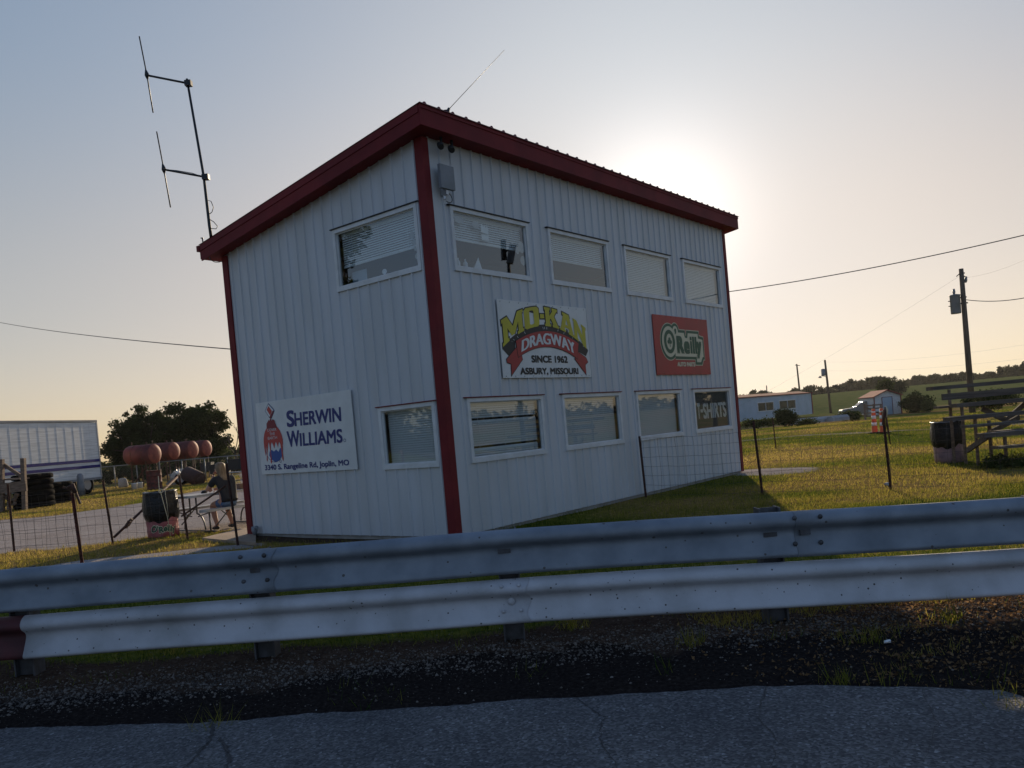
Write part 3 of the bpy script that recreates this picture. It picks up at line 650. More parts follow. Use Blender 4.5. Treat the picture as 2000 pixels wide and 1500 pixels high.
Og = [(.12,0),(.88,0),(1,.10),(1,.90),(.88,1),(.12,1),(0,.90),(0,.10)]; Oh = [(.36,.2),(.36,.8),(.42,.84),(.58,.84),(.64,.8),(.64,.2),(.58,.16),(.42,.16)]
Kg = [(0,0),(.42,0),(.42,.13),(.36,.13),(.36,.36),(.44,.44),(.60,.13),(.54,.13),(.54,0),(1,0),(1,.13),(.94,.13),(.68,.58),(.88,.87),(.95,.87),(.95,1),(.55,1),(.55,.87),(.60,.87),(.36,.56),(.36,.87),(.42,.87),(.42,1),(0,1),(0,.87),(.06,.87),(.06,.13),(0,.13)]
Ag = [(0,0),(.40,0),(.40,.13),(.34,.13),(.37,.26),(.63,.26),(.66,.13),(.60,.13),(.60,0),(1,0),(1,.13),(.95,.13),(.70,1),(.22,1),(.22,.87),(.28,.87),(.06,.13),(0,.13)]; Ah = [(.42,.42),(.50,.74),(.58,.42)]
Ng = [(0,0),(.36,0),(.36,.13),(.30,.13),(.30,.52),(.70,0),(.95,0),(.95,.87),(1,.87),(1,1),(.64,1),(.64,.87),(.70,.87),(.70,.48),(.30,1),(0,1),(0,.87),(.05,.87),(.05,.13),(0,.13)]
def dens(p, n=5): return [(a[0]+(b_[0]-a[0])*k/n, a[1]+(b_[1]-a[1])*k/n) for a, b_ in zip(p, p[1:]+p[:1]) for k in range(n)]
LET = [([Mg], .021, .252), ([Og, Oh], .262, .425), ([Kg], .488, .645), ([Ag, Ah], .657, .822), ([Ng], .818, .972)]
glyphs = []
for polys, x0, x1 in LET: glyphs.append([[arch(x0+(x1-x0)*a, b_) for a, b_ in dens(p)] for p in polys])
hyph = [arch(.437+.045*a, b_) for a, b_ in [(0,.40),(1,.40),(1,.62),(0,.62)]]
rtp, rbp = np.polyfit([.159,.296,.455,.602,.732,.863], [.479,.575,.628,.616,.575,.481], 2), np.polyfit([.168,.211,.332,.478,.651,.781,.833], [.276,.300,.381,.422,.385,.304,.265], 2)
xa = np.linspace(.021, .975, 26); xr_ = np.linspace(.153, .863, 26)
band = [(x, np.polyval(pb_, x)+.02) for x in xa] + [(.984, .383), (.95, .302), (.85, .37)] + [(x, np.polyval(rtp, x)-.01) for x in xr_[::-1]] + [(.14, .37), (.07, .28), (.016, .363)]
sg.shape('lettering_shadow', [band], M['signblack'], .002)
sg.shape('lettering_outline', [p for g in glyphs for p in g[:1]], M['signblack'], .003, offset=.016)
sg.shape('lettering_outline', [hyph], M['signblack'], .003, offset=.016)
for g in glyphs: sg.shape('lettering', g, M['signyellow'], .006)
sg.shape('lettering', [hyph], M['signyellow'], .006)
ribbon = [(x, np.polyval(rtp, x)) for x in xr_] + [(x, np.polyval(rbp, x)) for x in np.linspace(.835, .165, 26)]
lt_, rt_ = [(.158,.44),(.153,.391),(.044,.236),(.047,.197),(.086,.18),(.082,.036),(.207,.241),(.20,.30)], [(.848,.40),(.848,.362),(.948,.277),(.965,.218),(.93,.181),(.931,.04),(.805,.257),(.82,.30)]
for p in (lt_, rt_): sg.shape('ribbon_outline', [p], M['signblack'], .004, offset=.010); sg.shape('ribbon_tail', [p], M['signred'], .007)
sg.shape('ribbon_outline', [ribbon], M['signblack'], .008, offset=.008); sg.shape('ribbon', [ribbon], M['signred'], .010)
def warp2(x, y): t, b_ = np.polyval(rtp, x), np.polyval(rbp, x); return (x+(x-.5)*.05*(.5-y), b_+(t-b_)*(.14+.72*y))
sg.text('lettering', 'DRAGWAY', M['signwhite'], .013, (.205, .815, 0, 1), .10, warp=warp2)
sg.text('lettering', 'SINCE 1962', M['signblack'], .004, (.303, .716, .200, .298), .055)
sg.text('lettering', 'ASBURY, MISSOURI', M['signblack'], .004, (.173, .836, .030, .133), .05)
for x0, dx in ((.10,.035),(.125,.03),(.17,.02),(.25,.015),(.455,.008),(.475,.0),(.50,-.004),(.63,-.01),(.70,-.015),(.80,-.02),(.93,-.03)):
    yb = np.polyval(pb_, x0); yt_ = np.polyval(rtp, min(max(x0+dx, .15), .86)); ln = .45*(yb-yt_)
    sg.shape('highlight_stroke', [[(x0, yb-.012), (x0+.005, yb-.012), (x0+.005+dx*.5, yb-.012-ln), (x0+dx*.5, yb-.012-ln)]], M['signwhite'], .005)
sg.bolts([(.03+.094*k, .975) for k in range(11)] + [(.03+.094*k, .022) for k in range(11)], M['signblack'], .007)

# red sign with green rounded lettering
sr = Sign('wall_sign', 'square red auto parts sign with dark green outlined lettering and a shamrock', 'sign', FL, 6.07, 2.29, 2.43, 1.19, .029, M['signred'])
TXT = [("\u2019", (.352, .385, .690, .790), .1), ("R", (.376, .505, .365, .668), .22), ("e", (.505, .612, .362, .582), .2), ("i", (.624, .660, .370, .672), .14), ("l", (.670, .706, .370, .672), .14), ("l", (.716, .752, .370, .672), .14), ("y", (.738, .845, .285, .590), .2)]
def blob(grow): # union of rounded boxes around the glyphs
    return [ell(.252, .56, .115+grow*.5, .235+grow, 36)], [[(.34, .34-grow), (.86+grow*.5, .34-grow), (.86+grow*.5, .60+grow), (.775+grow*.5, .62+grow), (.775+grow*.5, .70+grow), (.61-grow*.5, .70+grow), (.59-grow*.4, .62+grow*.6), (.53+grow*.3, .62+grow), (.51+grow*.5, .70+grow), (.34, .70+grow)]], [ell(.368, .74, .035+grow*.5, .07+grow, 20)], [[(.745-grow*.5, .245-grow), (.80+grow*.5, .245-grow), (.86+grow*.5, .36), (.745-grow*.5, .36)]]
for grow, mt, n in ((.085, 'signcream', .002), (.072, 'signgreen', .0045), (.026, 'signcream', .007)):
    for i, p in enumerate(blob(grow)): sr.shape('emblem_outline', p, M[mt], n+.0003*i)
for ch, bx_, of in TXT:
    sr.text('lettering', ch, M['signgreen'], .0105, bx_, of)
sr.shape('lettering', [ell(.252, .56, .096, .20, 44), ell(.252, .56, .055, .135, 40)[::-1]], M['signgreen'], .0105)
sr.shape('shamrock', [ell(.252, .60, .020, .034, 14)], M['signgreen'], .0105); sr.shape('shamrock', [ell(.233, .555, .020, .034, 14)], M['signgreen'], .0108); sr.shape('shamrock', [ell(.271, .555, .020, .034, 14)], M['signgreen'], .0111)
sr.shape('shamrock', [[(.248,.56),(.256,.56),(.262,.47),(.252,.47)]], M['signgreen'], .0114)
sr.text('lettering', 'AUTO PARTS', M['signcream'], .003, (.362, .695, .140, .219), .06)
sr.bolts([(.03+.094*k, .972) for k in range(11)] + [(.03+.094*k, .025) for k in range(11)], M['signblack'], .007)

# paint shop sign on the short side
sp_ = Sign('wall_sign', 'wide white paint shop sign with blue lettering and a globe under red paint', 'sign', FS, 4.36, 1.08, 2.47, 1.22, .029, M['signwhite'], flip=True)
sp_.text('lettering', 'S', M['signblue'], .003, (.334, .418, .617, .842), .09, shear=.05)
sp_.text('lettering', 'HERWIN', M['signblue'], .003, (.418, .896, .620, .800), .06, shear=.05)
sp_.text('lettering', 'W', M['signblue'], .003, (.322, .458, .351, .566), .06, shear=.0)
sp_.text('lettering', 'ILLIAMS', M['signblue'], .003, (.455, .887, .348, .525), .055, shear=.05)
sp_.text('lettering', '3340 S. Rangeline Rd, Joplin, MO', M['signblue'], .003, (.043, .928, .035, .131), .03)
for c_ in ((.226, .172), (.906, .375)): sp_.shape('trade_mark', [ell(*c_, .011, .022, 18), ell(*c_, .008, .016, 18)[::-1]], M['signblue'], .003)
sp_.shape('globe', [ell(.168, .36, .098, .195, 44)], M['signwhite'], .002); sp_.shape('globe_outline', [ell(.168, .36, .100, .20, 44), ell(.168, .36, .0965, .193, 44)[::-1]], M['signblue'], .003)
sp_.shape('globe_land', [[(.105,.26),(.13,.20),(.165,.165),(.21,.175),(.245,.225),(.262,.30),(.262,.36),(.235,.345),(.215,.30),(.19,.335),(.165,.31),(.14,.335),(.115,.31)]], M['earthblue'], .0045)
dome = ell(.166, .44, .108, .24, 40, 0, 180)
drip = [(.058,.44),(.058,.395),(.062,.30),(.066,.25),(.070,.30),(.075,.36),(.083,.395),(.080,.26),(.074,.20),(.079,.175),(.085,.20),(.088,.29),(.098,.36),(.108,.42),(.118,.445),(.124,.30),(.117,.17),(.125,.14),(.132,.17),(.130,.31),(.137,.41),(.150,.44),(.162,.40),(.172,.35),(.182,.40),(.195,.44),(.207,.40),(.214,.36),(.221,.40),(.232,.44),(.244,.40),(.250,.30),(.251,.20),(.258,.165),(.265,.20),(.262,.30),(.268,.38),(.274,.42)]
sp_.shape('paint', [dome + drip], M['paintred'], .006)
sp_.shape('paint_neck', [[(.108,.64),(.110,.70),(.131,.735),(.140,.755),(.150,.735),(.160,.775),(.172,.735),(.185,.752),(.205,.735),(.212,.69),(.224,.635),(.20,.615),(.166,.605),(.13,.615)]], M['paintdark'], .008)
sp_.shape('paint_can', [[(.150,.98),(.103,.878),(.148,.776),(.172,.768),(.212,.866),(.20,.90)]], M['signblue'], .004); sp_.shape('paint_can', [[(.150,.965),(.109,.878),(.147,.79),(.165,.785),(.203,.868),(.193,.895)]], M['signwhite'], .006)
sp_.shape('can_label', [[(.150,.94),(.128,.89),(.160,.81),(.186,.865)]], M['paintred'], .008); sp_.shape('can_label', [[(.150,.785),(.170,.77),(.208,.862),(.195,.87)]], M['paintdark'], .0085)
sp_.shape('paint_stream', [[(.156,.785),(.167,.78),(.172,.70),(.164,.70)]], M['paintdark'], .009)
for i, wd in enumerate(('COVER', 'THE', 'EARTH')): sp_.text('lettering', wd, M['signwhite'], .009, ((.112, .216), (.135, .195), (.112, .216))[i]+(.590-.056*i, .628-.056*i), .0)

# banner standing inside the last ground floor window
bn = Sign('window_banner', 'black banner with white shirt lettering inside the last ground-floor window', 'banner', FL, 7.69, 1.14, 1.70, .77, -.027, mat('banner_slate', (.055,.06,.066), .5), depth=.006)
for ch, x0, x1, ya, yb, of in (("T", .072, .150, .26, .706, .22), ("-", .158, .228, .44, .53, .05)): bn.text('lettering', ch, M['signwhite'], .003, (x0, x1, ya, yb), of)
bn.text('lettering', 'SHIRTS', M['signwhite'], .003, (.232, .925, .255, .690), .16)

# ------------------------------------------------------------------ things fixed to the building
TM = WM[tower.name]
def TW(x, y, z): return TM @ Vector((x, y, z))
def TL(fn, s, t, n): return TM @ fn(s, t, n)
pa = thing('panel_antenna', 'flat grey panel antenna mounted beside the upper corner of the white building', 'antenna', TL(FL, .33, 4.9, .05), BTH)
mb = MB(); mb.prism([(.17, 4.90), (.45, 4.90), (.45, 5.23), (.17, 5.23)], lambda s, t, n: TL(FL, s, t, .10+n), .05); mb.build('panel', M['greymetal'], pa)
mb = MB(); mb.bar(TL(FL, .31, 4.86, .02), TL(FL, .31, 4.86, .12), .05, .06); mb.bar(TL(FL, .31, 4.78, .06), TL(FL, .31, 4.95, .06), .03, .03); mb.build('bracket', M['alum'], pa)
mb = MB(); mb.tube([TL(FL, .33+.1*math.sin(a), 4.80+.07*math.cos(a*1.1), .09) for a in np.linspace(0, 3.4, 12)], .006, 5); mb.build('cable', M['cable'], pa)
for k, s_ in enumerate((.24, .46)):
    cm_ = thing('security_camera', ('small black camera under the eave, nearest the red corner trim', 'small black camera under the eave, the one farther from the corner trim')[k], 'camera', TL(FL, s_, 5.56, .03), BTH, 'black cameras under the eave')
    mb = MB(); mb.tube([TL(FL, s_+.03, 5.62, .12), TL(FL, s_+.03, 5.54, .12), TL(FL, s_-.01, 5.52, .11)], .022, 6); mb.build('arm', M['dark'], cm_)
    mb = MB(); mb.tube([TL(FL, s_+.01, 5.52, .10), TL(FL, s_-.06, 5.47, .18), TL(FL, s_-.09, 5.43, .22)], [.036, .048, .042], 10); mb.build('housing', M['dark'], cm_)
# dipole mast
DY = 14.3
def SP(x, y, d=DY): return Vector(S(x, y, d))
an = thing('dipole_antenna', 'tall dark mast with two vertical dipoles at the low roof corner', 'antenna', SP(412, 470))
mb = MB(); mb.tube([SP(415, 482), SP(409, 440), SP(398, 345), SP(365, 154)], [.028, .028, .024, .02], 8); mb.build('mast', M['cable'], an)
for (b0, b1_, d0, d1, hb) in (((368, 163), (287, 147), (272, 71), (299, 220), (287, 147)), ((402, 346), (320, 331), (306, 257), (333, 405), (320, 331))):
    mb = MB(); mb.tube([SP(*b0), SP(*b1_)], .018, 6); mb.build('boom', M['cable'], an)
    mb = MB(); mb.tube([SP(*d0), SP(*hb), SP(*d1)], .011, 6); mb.tube([SP(hb[0]-2.5, hb[1]-11), SP(hb[0]-.5, hb[1]-3), SP(*hb), SP(hb[0]+1, hb[1]+8)], [.012, .035, .04, .012], 8); mb.build('dipole', M['cable'], an)
    mb = MB(); mb.box(SP(*b0), (.11, .1, .09)); mb.build('clamp', M['cable'], an)
mb = MB()
mb.tube([SP(*q) for q in [(403, 400), (406, 391), (412, 393), (417, 405), (414, 414), (407, 420), (409, 428), (417, 433), (425, 442), (422, 447), (410, 446)]], .007, 5)
mb.tube([SP(*q, 14.2) for q in [(409, 502), (412, 508), (420, 512), (428, 512), (434, 510)]], .007, 5)
mb.tube([SP(323, 331), SP(345, 333), SP(375, 338), SP(398, 346)], .006, 5); mb.build('cable', M['cable'], an)
mb = MB(); mb.tube([SP(395, 465, 14.4), SP(398, 480, 14.4)], .012, 5); mb.tube([SP(392, 465, 14.4), SP(397, 465, 14.4)], .01, 5); mb.build('bracket', M['cable'], an)
# whip antenna on the roof edge
wh = thing('whip_antenna', 'thin slanting whip antenna clamped to the high roof edge', 'antenna', SP(873, 218, 11.6))
mb = MB(); mb.tube([SP(877, 213, 11.6), SP(985, 98, 11.6)], [.0045, .0025], 6); mb.build('whip', M['cable'], wh)
mb = MB(); mb.box(SP(873, 220, 11.62), (.08, .10, .05)); mb.tube([SP(866, 232, 11.5), SP(877, 212, 11.6)], .02, 6); mb.build('clamp', M['dark'], wh)
mb = MB(); mb.box(SP(864, 240, 11.48), (.03, .02, .075)); mb.build('tag', M['reflect'], wh)
fa = thing('water_hydrant', 'grey hydrant tap on a pipe by the lower wall of the building', 'tap', TL(FS, 4.66, 0, .07), BTH)
mb = MB(); mb.tube([TL(FS, 4.66, -.03, .09), TL(FS, 4.66, .08, .09)], .018, 8); mb.build('pipe', M['alum'], fa)
mb = MB(); mb.tube([TL(FS, 4.66, .05, .09), TL(FS, 4.66, .12, .09), TL(FS, 4.66, .19, .09)], [.03, .055, .05], 8); mb.tube([TL(FS, 4.66, .17, .09), TL(FS, 4.56, .18, .10)], .03, 8); mb.build('tap_head', M['greymetal'], fa)
pd = MB(); q = [G(395, 1056), G(472, 1036), G(500, 1034), G(500, 1066)]; pd.prism([(a[0], a[1]) for a in q], lambda s, t, n: (s, t, .0+n), .05)
tag(pd.build('concrete_pad', mat('tan_concrete', (.33,.235,.16), .85, (.26,.185,.13), 4.)), kind='structure')
# wires
def wire(a, b_, sag, name, label, r=.012, n=24):
    mb = MB(); a, b_ = Vector(a), Vector(b_)
    mb.tube([a.lerp(b_, t) - Vector((0, 0, sag*4*t*(1-t))) for t in np.linspace(0, 1, n)], r, 5); o = mb.build(name, M['cable']); return tag(o, label, 'cable', 'overhead wires')
wire(S(-60, 617, 40), TW(.3, BW+.05, 3.3), .15, 'power_cable', 'black overhead cable running left from the short wall of the building', .010)
wire(TW(BL+.03, .9, 4.25), S(2080, 440, 15.5), .12, 'power_cable', 'black overhead cable running right from the far corner of the building', .010)

# ------------------------------------------------------------------ guardrail
gr = thing('guardrail', 'double steel guardrail, grey upper beam over a white lower beam', 'guardrail', (0, 5.72, 0))
def gy(x): return 5.86-.0625*(x+2)
def gzo(x): return -.017*max(x, 0)
WP = [(.004,.156),(.018,.1555),(.034,.150),(.054,.139),(.070,.124),(.080,.107),(.083,.091),(.080,.076),(.068,.060),(.046,.045),(.031,.033),(.023,.020),(.021,.006),(.025,-.010),(.034,-.030),(.047,-.055),(.060,-.080),(.072,-.102),(.079,-.116),(.082,-.127),(.078,-.138),(.062,-.148),(.036,-.154),(.004,-.156)]
def beam(x0, x1, zc, mt, lift=0., nx=14, scallop=True):
    mb = MB(); b = 0; m = len(WP); vs = []
    for i in range(nx+1):
        for (d, h) in WP:
            x = x0+(x1-x0)*i/nx
            if i == nx and scallop: x += .016*math.cos(h*40)-.010
            w = .004*math.sin(x*2.3+h*9)+.003*math.sin(x*5.1)
            vs.append((x, gy(x)-d-lift-w, zc+h+gzo(x)+.003*math.sin(x*1.7)))
    fs = [(i*m+j, (i+1)*m+j, (i+1)*m+j+1, i*m+j+1) for i in range(nx) for j in range(m-1)]
    mb.add(vs, fs, True)
    vs2 = [(v[0], v[1]+.004, v[2]) for v in vs]; mb.add(vs2, [f[::-1] for f in fs], True)
    e = [((nx)*m+j, (nx)*m+j+1) for j in range(m-1)]
    N = len(vs); mb.f += [[a, b_, b_+N, a+N] for a, b_ in e]; mb.sm += [False]*len(e)
    e0 = [(j, j+1) for j in range(m-1)]; mb.f += [[b_, a, a+N, b_+N] for a, b_ in e0]; mb.sm += [False]*len(e0)
    te = [(i*m, (i+1)*m) for i in range(nx)]; mb.f += [[a, a+N, b_+N, b_] for a, b_ in te]; mb.sm += [True]*nx
    te = [(i*m+m-1, (i+1)*m+m-1) for i in range(nx)]; mb.f += [[b_, b_+N, a+N, a] for a, b_ in te]; mb.sm += [True]*nx
    return mb.build('beam', mt, gr)
for k, (a, b_) in enumerate([(-9.4, -5.55), (-5.75, -1.73), (-1.95, 2.10), (1.86, 5.9), (5.7, 9.6)]): beam(a, b_, .645, M['galv'], .008 if k % 2 == 1 else 0)
for k, (a, b_, mt) in enumerate([(-9.6, -3.60, 'railred'), (-3.62, .03, 'railwhite'), (-.22, 3.75, 'railwhite'), (3.5, 7.4, 'railwhite'), (7.2, 11, 'railwhite')]):
    o_ = beam(a, b_, .30, M[mt], .008 if k % 2 == 1 else 0, scallop=True)
    if mt == 'railred': o_['label'] = 'dark red painted beam end'
for px in (-9.1, -7.3, -5.5, -3.7, -1.9, -.10, 1.73, 3.55, 5.4, 7.2, 9.0):
    mb = MB(); y = gy(px)+.11; zt = (.825 if px == 1.73 else .79)+gzo(px)
    mb.box((px-.068, y, zt/2-.15), (.012, .14, zt+.3)); mb.box((px+.068, y, zt/2-.15), (.012, .14, zt+.3)); mb.box((px, y-.01, zt/2-.15), (.125, .012, zt+.3))
    mb.box((px+.02, gy(px)+.026, .30+gzo(px)), (.19, .02, .22)); mb.box((px+.02, gy(px)+.026, .645+gzo(px)), (.19, .02, .22)); mb.build('post', M['post'], gr)
def bolt(x, zc, h, d, mt, r=.017):
    n_ = 10; c = Vector((x, gy(x)-d-.004, zc+h+gzo(x))); mb = MB()
    mb.lathe([(r, 0), (r*.95, .004), (r*.6, .009), (.001, .011)], Matrix.Translation(c) @ Matrix.Rotation(R(90), 4, 'X'), n_); mb.build('bolt', mt, gr)
for xj in (-5.66, -1.86, 1.96, 5.8):
    for dx in (-.11, .06):
        for h, d in ((.118, .082), (-.060, .058)): bolt(xj+dx, .645, h, d, M['post'])
    mb = MB(); mb.box((xj-.03, gy(xj)-.034, .645+.012+gzo(xj)), (.07, .012, .035)); mb.build('bolt_plate', M['post'], gr)
for xj in (-.10, 3.62):
    for dx in (-.06, .06):
        for h, d in ((.118, .082), (-.060, .058)): bolt(xj+dx, .30, h, d, M['railwhite'], .014)
    bolt(xj, .30, .0, .032, M['railwhite'], .028)
for px in (-.12, 1.70, 3.55):
    mb = MB(); mb.box((px, gy(px)-.026, .645+.008+gzo(px)), (.09, .012, .030)); mb.build('bolt_plate', M['post'], gr)

# ------------------------------------------------------------------ wire fences with rusty T posts
def tpost(a, top, label, group='rusty T posts of the wire fence', mt='rust', w=.036):
    a = Vector(a); top = Vector(top); o = thing('fence_post', label, 'fence post', a, 0, group)
    d = (top-a); mb = MB(); mb.bar(a-d*.05, top, w, .008); mb.bar(a-d*.05+Vector((0, .02, 0)), top+Vector((0, .02, 0)), .008, .04)
    n = int(d.length/.055)
    for i in range(n): mb.box(a+d*((i+.6)/n)+Vector((0, -.008, 0)), (w*.5, .012, .016))
    mb.build('stem', M[mt], o); return o
def wirefence(pts, h, label, sp=.16, rows=6, name='wire_mesh', bottom=.06, sag=.02, mt='wire', r=.0023):
    mb = MB(); P = [np.array(p, float) for p in pts]
    for a, b_ in zip(P[:-1], P[1:]):
        L = np.linalg.norm(b_[:2]-a[:2]); n = max(2, int(L/sp))
        ph = random.random()*3
        for j in range(rows):
            zz = bottom+(h-bottom)*j/(rows-1)
            mb.tube([(a[0]+(b_[0]-a[0])*t, a[1]+(b_[1]-a[1])*t, zz+a[2]+(b_[2]-a[2])*t - sag*math.sin(math.pi*t)*(1+.4*math.sin(j*2+ph)) + .006*math.sin(t*23+j)) for t in np.linspace(0, 1, n+1)], r, 4, cap=False)
        for i in range(n+1):
            t = i/n; x, y = a[0]+(b_[0]-a[0])*t, a[1]+(b_[1]-a[1])*t; wb = .015*math.sin(i*1.7+ph)
            mb.tube([(x+wb*math.sin(k*1.3+i), y, bottom+(h-bottom)*k/5-sag*math.sin(math.pi*t)) for k in range(6)], r*.9, 4, cap=False)
    return tag(mb.build(name, M[mt]), label, 'wire fence', 'wire mesh panels')
def zpx(base, top): b = G(*base); return b, S(top[0], top[1], b[1])
TPR = [((1262, 972), (1249, 852), 'slim dark fence post standing in front of the white long wall'), ((1490, 967), (1472, 822), 'rusty fence post on the grass just right of the building corner'), ((1741, 958), (1725, 803), 'thick rusty fence post in front of the traffic drums')]
PR = []
for b_, t_, lb in TPR:
    a, c = zpx(b_, t_); tpost(a, c, lb); PR.append(a)
a, c = zpx((1516, 876), (1509, 815)); tpost(a, c, 'distant fence post near the round dark bush')
d = (PR[2]-PR[1]); wirefence([PR[0], PR[1], PR[2], PR[2]+d, PR[2]+2*d], 1.10, 'sagging square wire mesh between the fence posts on the right', rows=7)
# flagging and splint on the thick post
q = G(1741, 958); mb = MB(); mb.tube([Vector(S(1728, 795, q[1]-.05)), Vector(S(1733, 830, q[1]-.05)), Vector(S(1739, 868, q[1]-.04))], [.012, .016, .008], 6); mb.tube([Vector(S(1727, 800, q[1]-.03)), Vector(S(1725, 830, q[1]-.03))], .02, 6)
tag(mb.build('loose_post_stub', M['rust']), 'short rusty stub tied against the thick fence post', 'post stub')
mb = MB(); mb.tube([Vector(S(1730, 793, q[1]-.06)), Vector(S(1733, 800, q[1]-.06)), Vector(S(1732, 815, q[1]-.06))], [.006, .014, .004], 6); tag(mb.build('flagging_tape', M['signcream']), 'pale tape knotted around the top of the thick post', 'tape')
rk = MB(); c_ = Vector(G(1733, 950)); rk.lathe([(.02, 0), (.055, .02), (.05, .05), (.02, .065)], Matrix.Translation(c_), 8, jit=.25); tag(rk.build('small_rock', M['barrierc']), 'small pale rock at the foot of the thick rusty post', 'rock')
TPL = [((27, 1077), (14, 945), 'leftmost rusty fence post, beside the wooden loading dock'), ((220, 1064), (200, 938), 'leaning rusty fence post carrying the diagonal brace'), ((366, 1054), (349, 928), 'dark fence post with a pale ball on top'), ((464, 1065), (441, 905), 'dark fence post in front of the seated person')]
PL = []
for b_, t_, lb in TPL:
    a, c = zpx(b_, t_); tpost(a, c, lb); PL.append((a, c))
a, c = zpx((162, 1118), (140, 962)); tpost(a, c, 'thick reddish gate post with a hinge bracket on top', mt='rustred', w=.055); gp = (a, c)
mb = MB(); Yg = a[1]; mb.tube([Vector(S(134, 953, Yg)), Vector(S(141, 948, Yg)), Vector(S(147, 962, Yg))], [.03, .04, .03], 8); mb.bar(Vector(S(144, 950, Yg)), Vector(S(157, 984, Yg)), .02, .03); mb.bar(Vector(S(122, 951, Yg)), Vector(S(140, 957, Yg)), .012, .03)
tag(mb.build('gate_hinge', M['rust']), 'bent hinge bracket on top of the thick gate post', 'hinge')
d0 = (PL[1][0]-PL[0][0]); wirefence([PL[0][0]-d0*1.6, PL[0][0], PL[1][0]], 1.05, 'wire mesh fence across the gravel at the left', rows=7)
wirefence([PL[1][0], PL[2][0]], 1.0, 'wire mesh behind the diagonal brace and the barrel', rows=7)
wirefence([gp[0]+np.array([-4.6, .5, 0]), gp[0]], 1.0, 'near wire mesh left of the thick gate post', rows=6)
mb = MB(); b0, b1_ = Vector(S(223, 1049, 15.3)), Vector(S(350, 928, 17.6)); mb.tube([b0, b1_], .024, 8); m_ = b0.lerp(b1_, .2)
for t in (.185, .215): mb.box(b0.lerp(b1_, t), (.16, .07, .05), M=Matrix.Rotation(R(-52), 3, 'Y'))
tag(mb.build('brace_pole', M['rust']), 'rusty diagonal brace pole with a clamp, rising to the ball-topped post', 'brace')
mb = MB(); mb.lathe([(.001, -.045), (.03, -.016), (.045, 0), (.03, .034), (.001, .045)], Matrix.Translation(Vector(S(348, 924, 15.1))), 12); tag(mb.build('post_ball', M['reflect']), 'small pale ball sitting on the dark fence post', 'ball')
mb = MB(); b0 = Vector(S(355, 1008, 15.3)); b1_ = Vector(S(424, 961, 14.2)); mb.tube([b0, b1_, Vector(S(441, 948, 13.6))], .018, 8); tag(mb.build('brace_pole', M['rust']), 'thin rusty brace sloping up past the picnic table', 'brace')
mb = MB(); mb.tube([Vector(S(*p_, 15.0)) for p_ in [(309, 930), (311, 955), (314, 962), (320, 985), (327, 1010), (333, 1047)]], .006, 4); mb.tube([Vector(S(*p_, 15.0)) for p_ in [(322, 955), (323, 965), (327, 990), (329, 1010)]], .005, 4)
n_ = 16; mb.tube([Vector(S(314+4*math.cos(k*2*math.pi/n_), 959+3.5*math.sin(k*2*math.pi/n_), 14.98)) for k in range(n_+1)], .009, 5)
tag(mb.build('rope', M['signcream']), 'pale rope with a ring hanging from the fence by the left barrel', 'rope')

# ------------------------------------------------------------------ trash barrels
def barrel(c, rz_, label, h=.87, r=.285, split=.38, word=True):
    o = thing('trash_barrel', label, 'trash barrel', c, rz_, 'bagged trash barrels'); dm = M['pinkbag'] if word else mat('pale_pink_barrel', (.40,.24,.25), .4, (.20,.13,.16), 5., bump=.9, bscale=12, lo=.35, hi=.65)
    T = WM[o.name]; st = random.getstate(); random.seed(5)
    mb = MB(); mb.lathe([(r-.02, 0), (r, .02), (r+.006, .14), (r-.004, .20), (r+.004, .30), (r-.002, split), (r-.01, split+.1)], T, 30, jit=.018); mb.build('drum', dm, o)
    mb = MB(); n = 56; prof_ = [(.004, split-.05), (.020, split-.02), (.036, split+.06), (.042, split+.15), (.036, split+.26), (.024, h-.10), (.010, h-.03), (.020, h), (-.012, h+.014), (-.05, h-.04), (-.20, h-.16)]
    for i, (dr, z) in enumerate(prof_):
        for k in range(n):
            a = 2*math.pi*k/n; fold = .4*math.sin(a*3+z*9)+.5*math.sin(a*9-z*23)+.7*math.sin(a*19+z*8); w = min(1, i/3.)*(1 if i < 8 else .4)
            rr = r+dr+.010*fold*w; zz = z+(.035*math.sin(a*2.3+1)+.022*math.sin(a*5)+.012*math.sin(a*11))*(1 if i < 2 else .25); mb.v.append(tuple(T @ Vector((rr*math.cos(a), rr*math.sin(a), zz))))
    for i in range(len(prof_)-1):
        for k in range(n): k2 = (k+1) % n; mb.f.append([i*n+k, i*n+k2, (i+1)*n+k2, (i+1)*n+k]); mb.sm.append(True)
    mb.f.append([(len(prof_)-1)*n+k for k in range(n)]); mb.sm.append(True); mb.build('bag', M['bag'], o)
    random.setstate(st)
    if word:
        v, f = flat('text', "O'Reilly", .03); v = fit(v, -.78, .78, .075, .235)
        for off, mt, n in ((.0, 'signgreen', .012),):
            mb = MB(); mb.add([T @ Vector(((r+n)*math.sin(a), -(r+n)*math.cos(a), z+.015*math.sin(a*9))) for a, z in v], f); mb.build('lettering', M[mt], o)
        v2, f2 = flat('text', "O'Reilly", .075); v2 = fit(v2, -.82, .82, .06, .25); mb = MB(); mb.add([T @ Vector(((r+.009)*math.sin(a), -(r+.009)*math.cos(a), z+.015*math.sin(a*9))) for a, z in v2], f2); mb.build('lettering_outline', M['signcream'], o)
    return o
lb = G(320, 1048); barrel((lb[0], lb[1], 0), R(25), 'barrel with a black bag and a faded pink base, by the picnic table')
rbp_ = G(1855, 902); barrel((rbp_[0], rbp_[1], 0), R(-20), 'barrel with a black bag and a pale pink base, beside the bleachers', h=.84, r=.285, word=False)

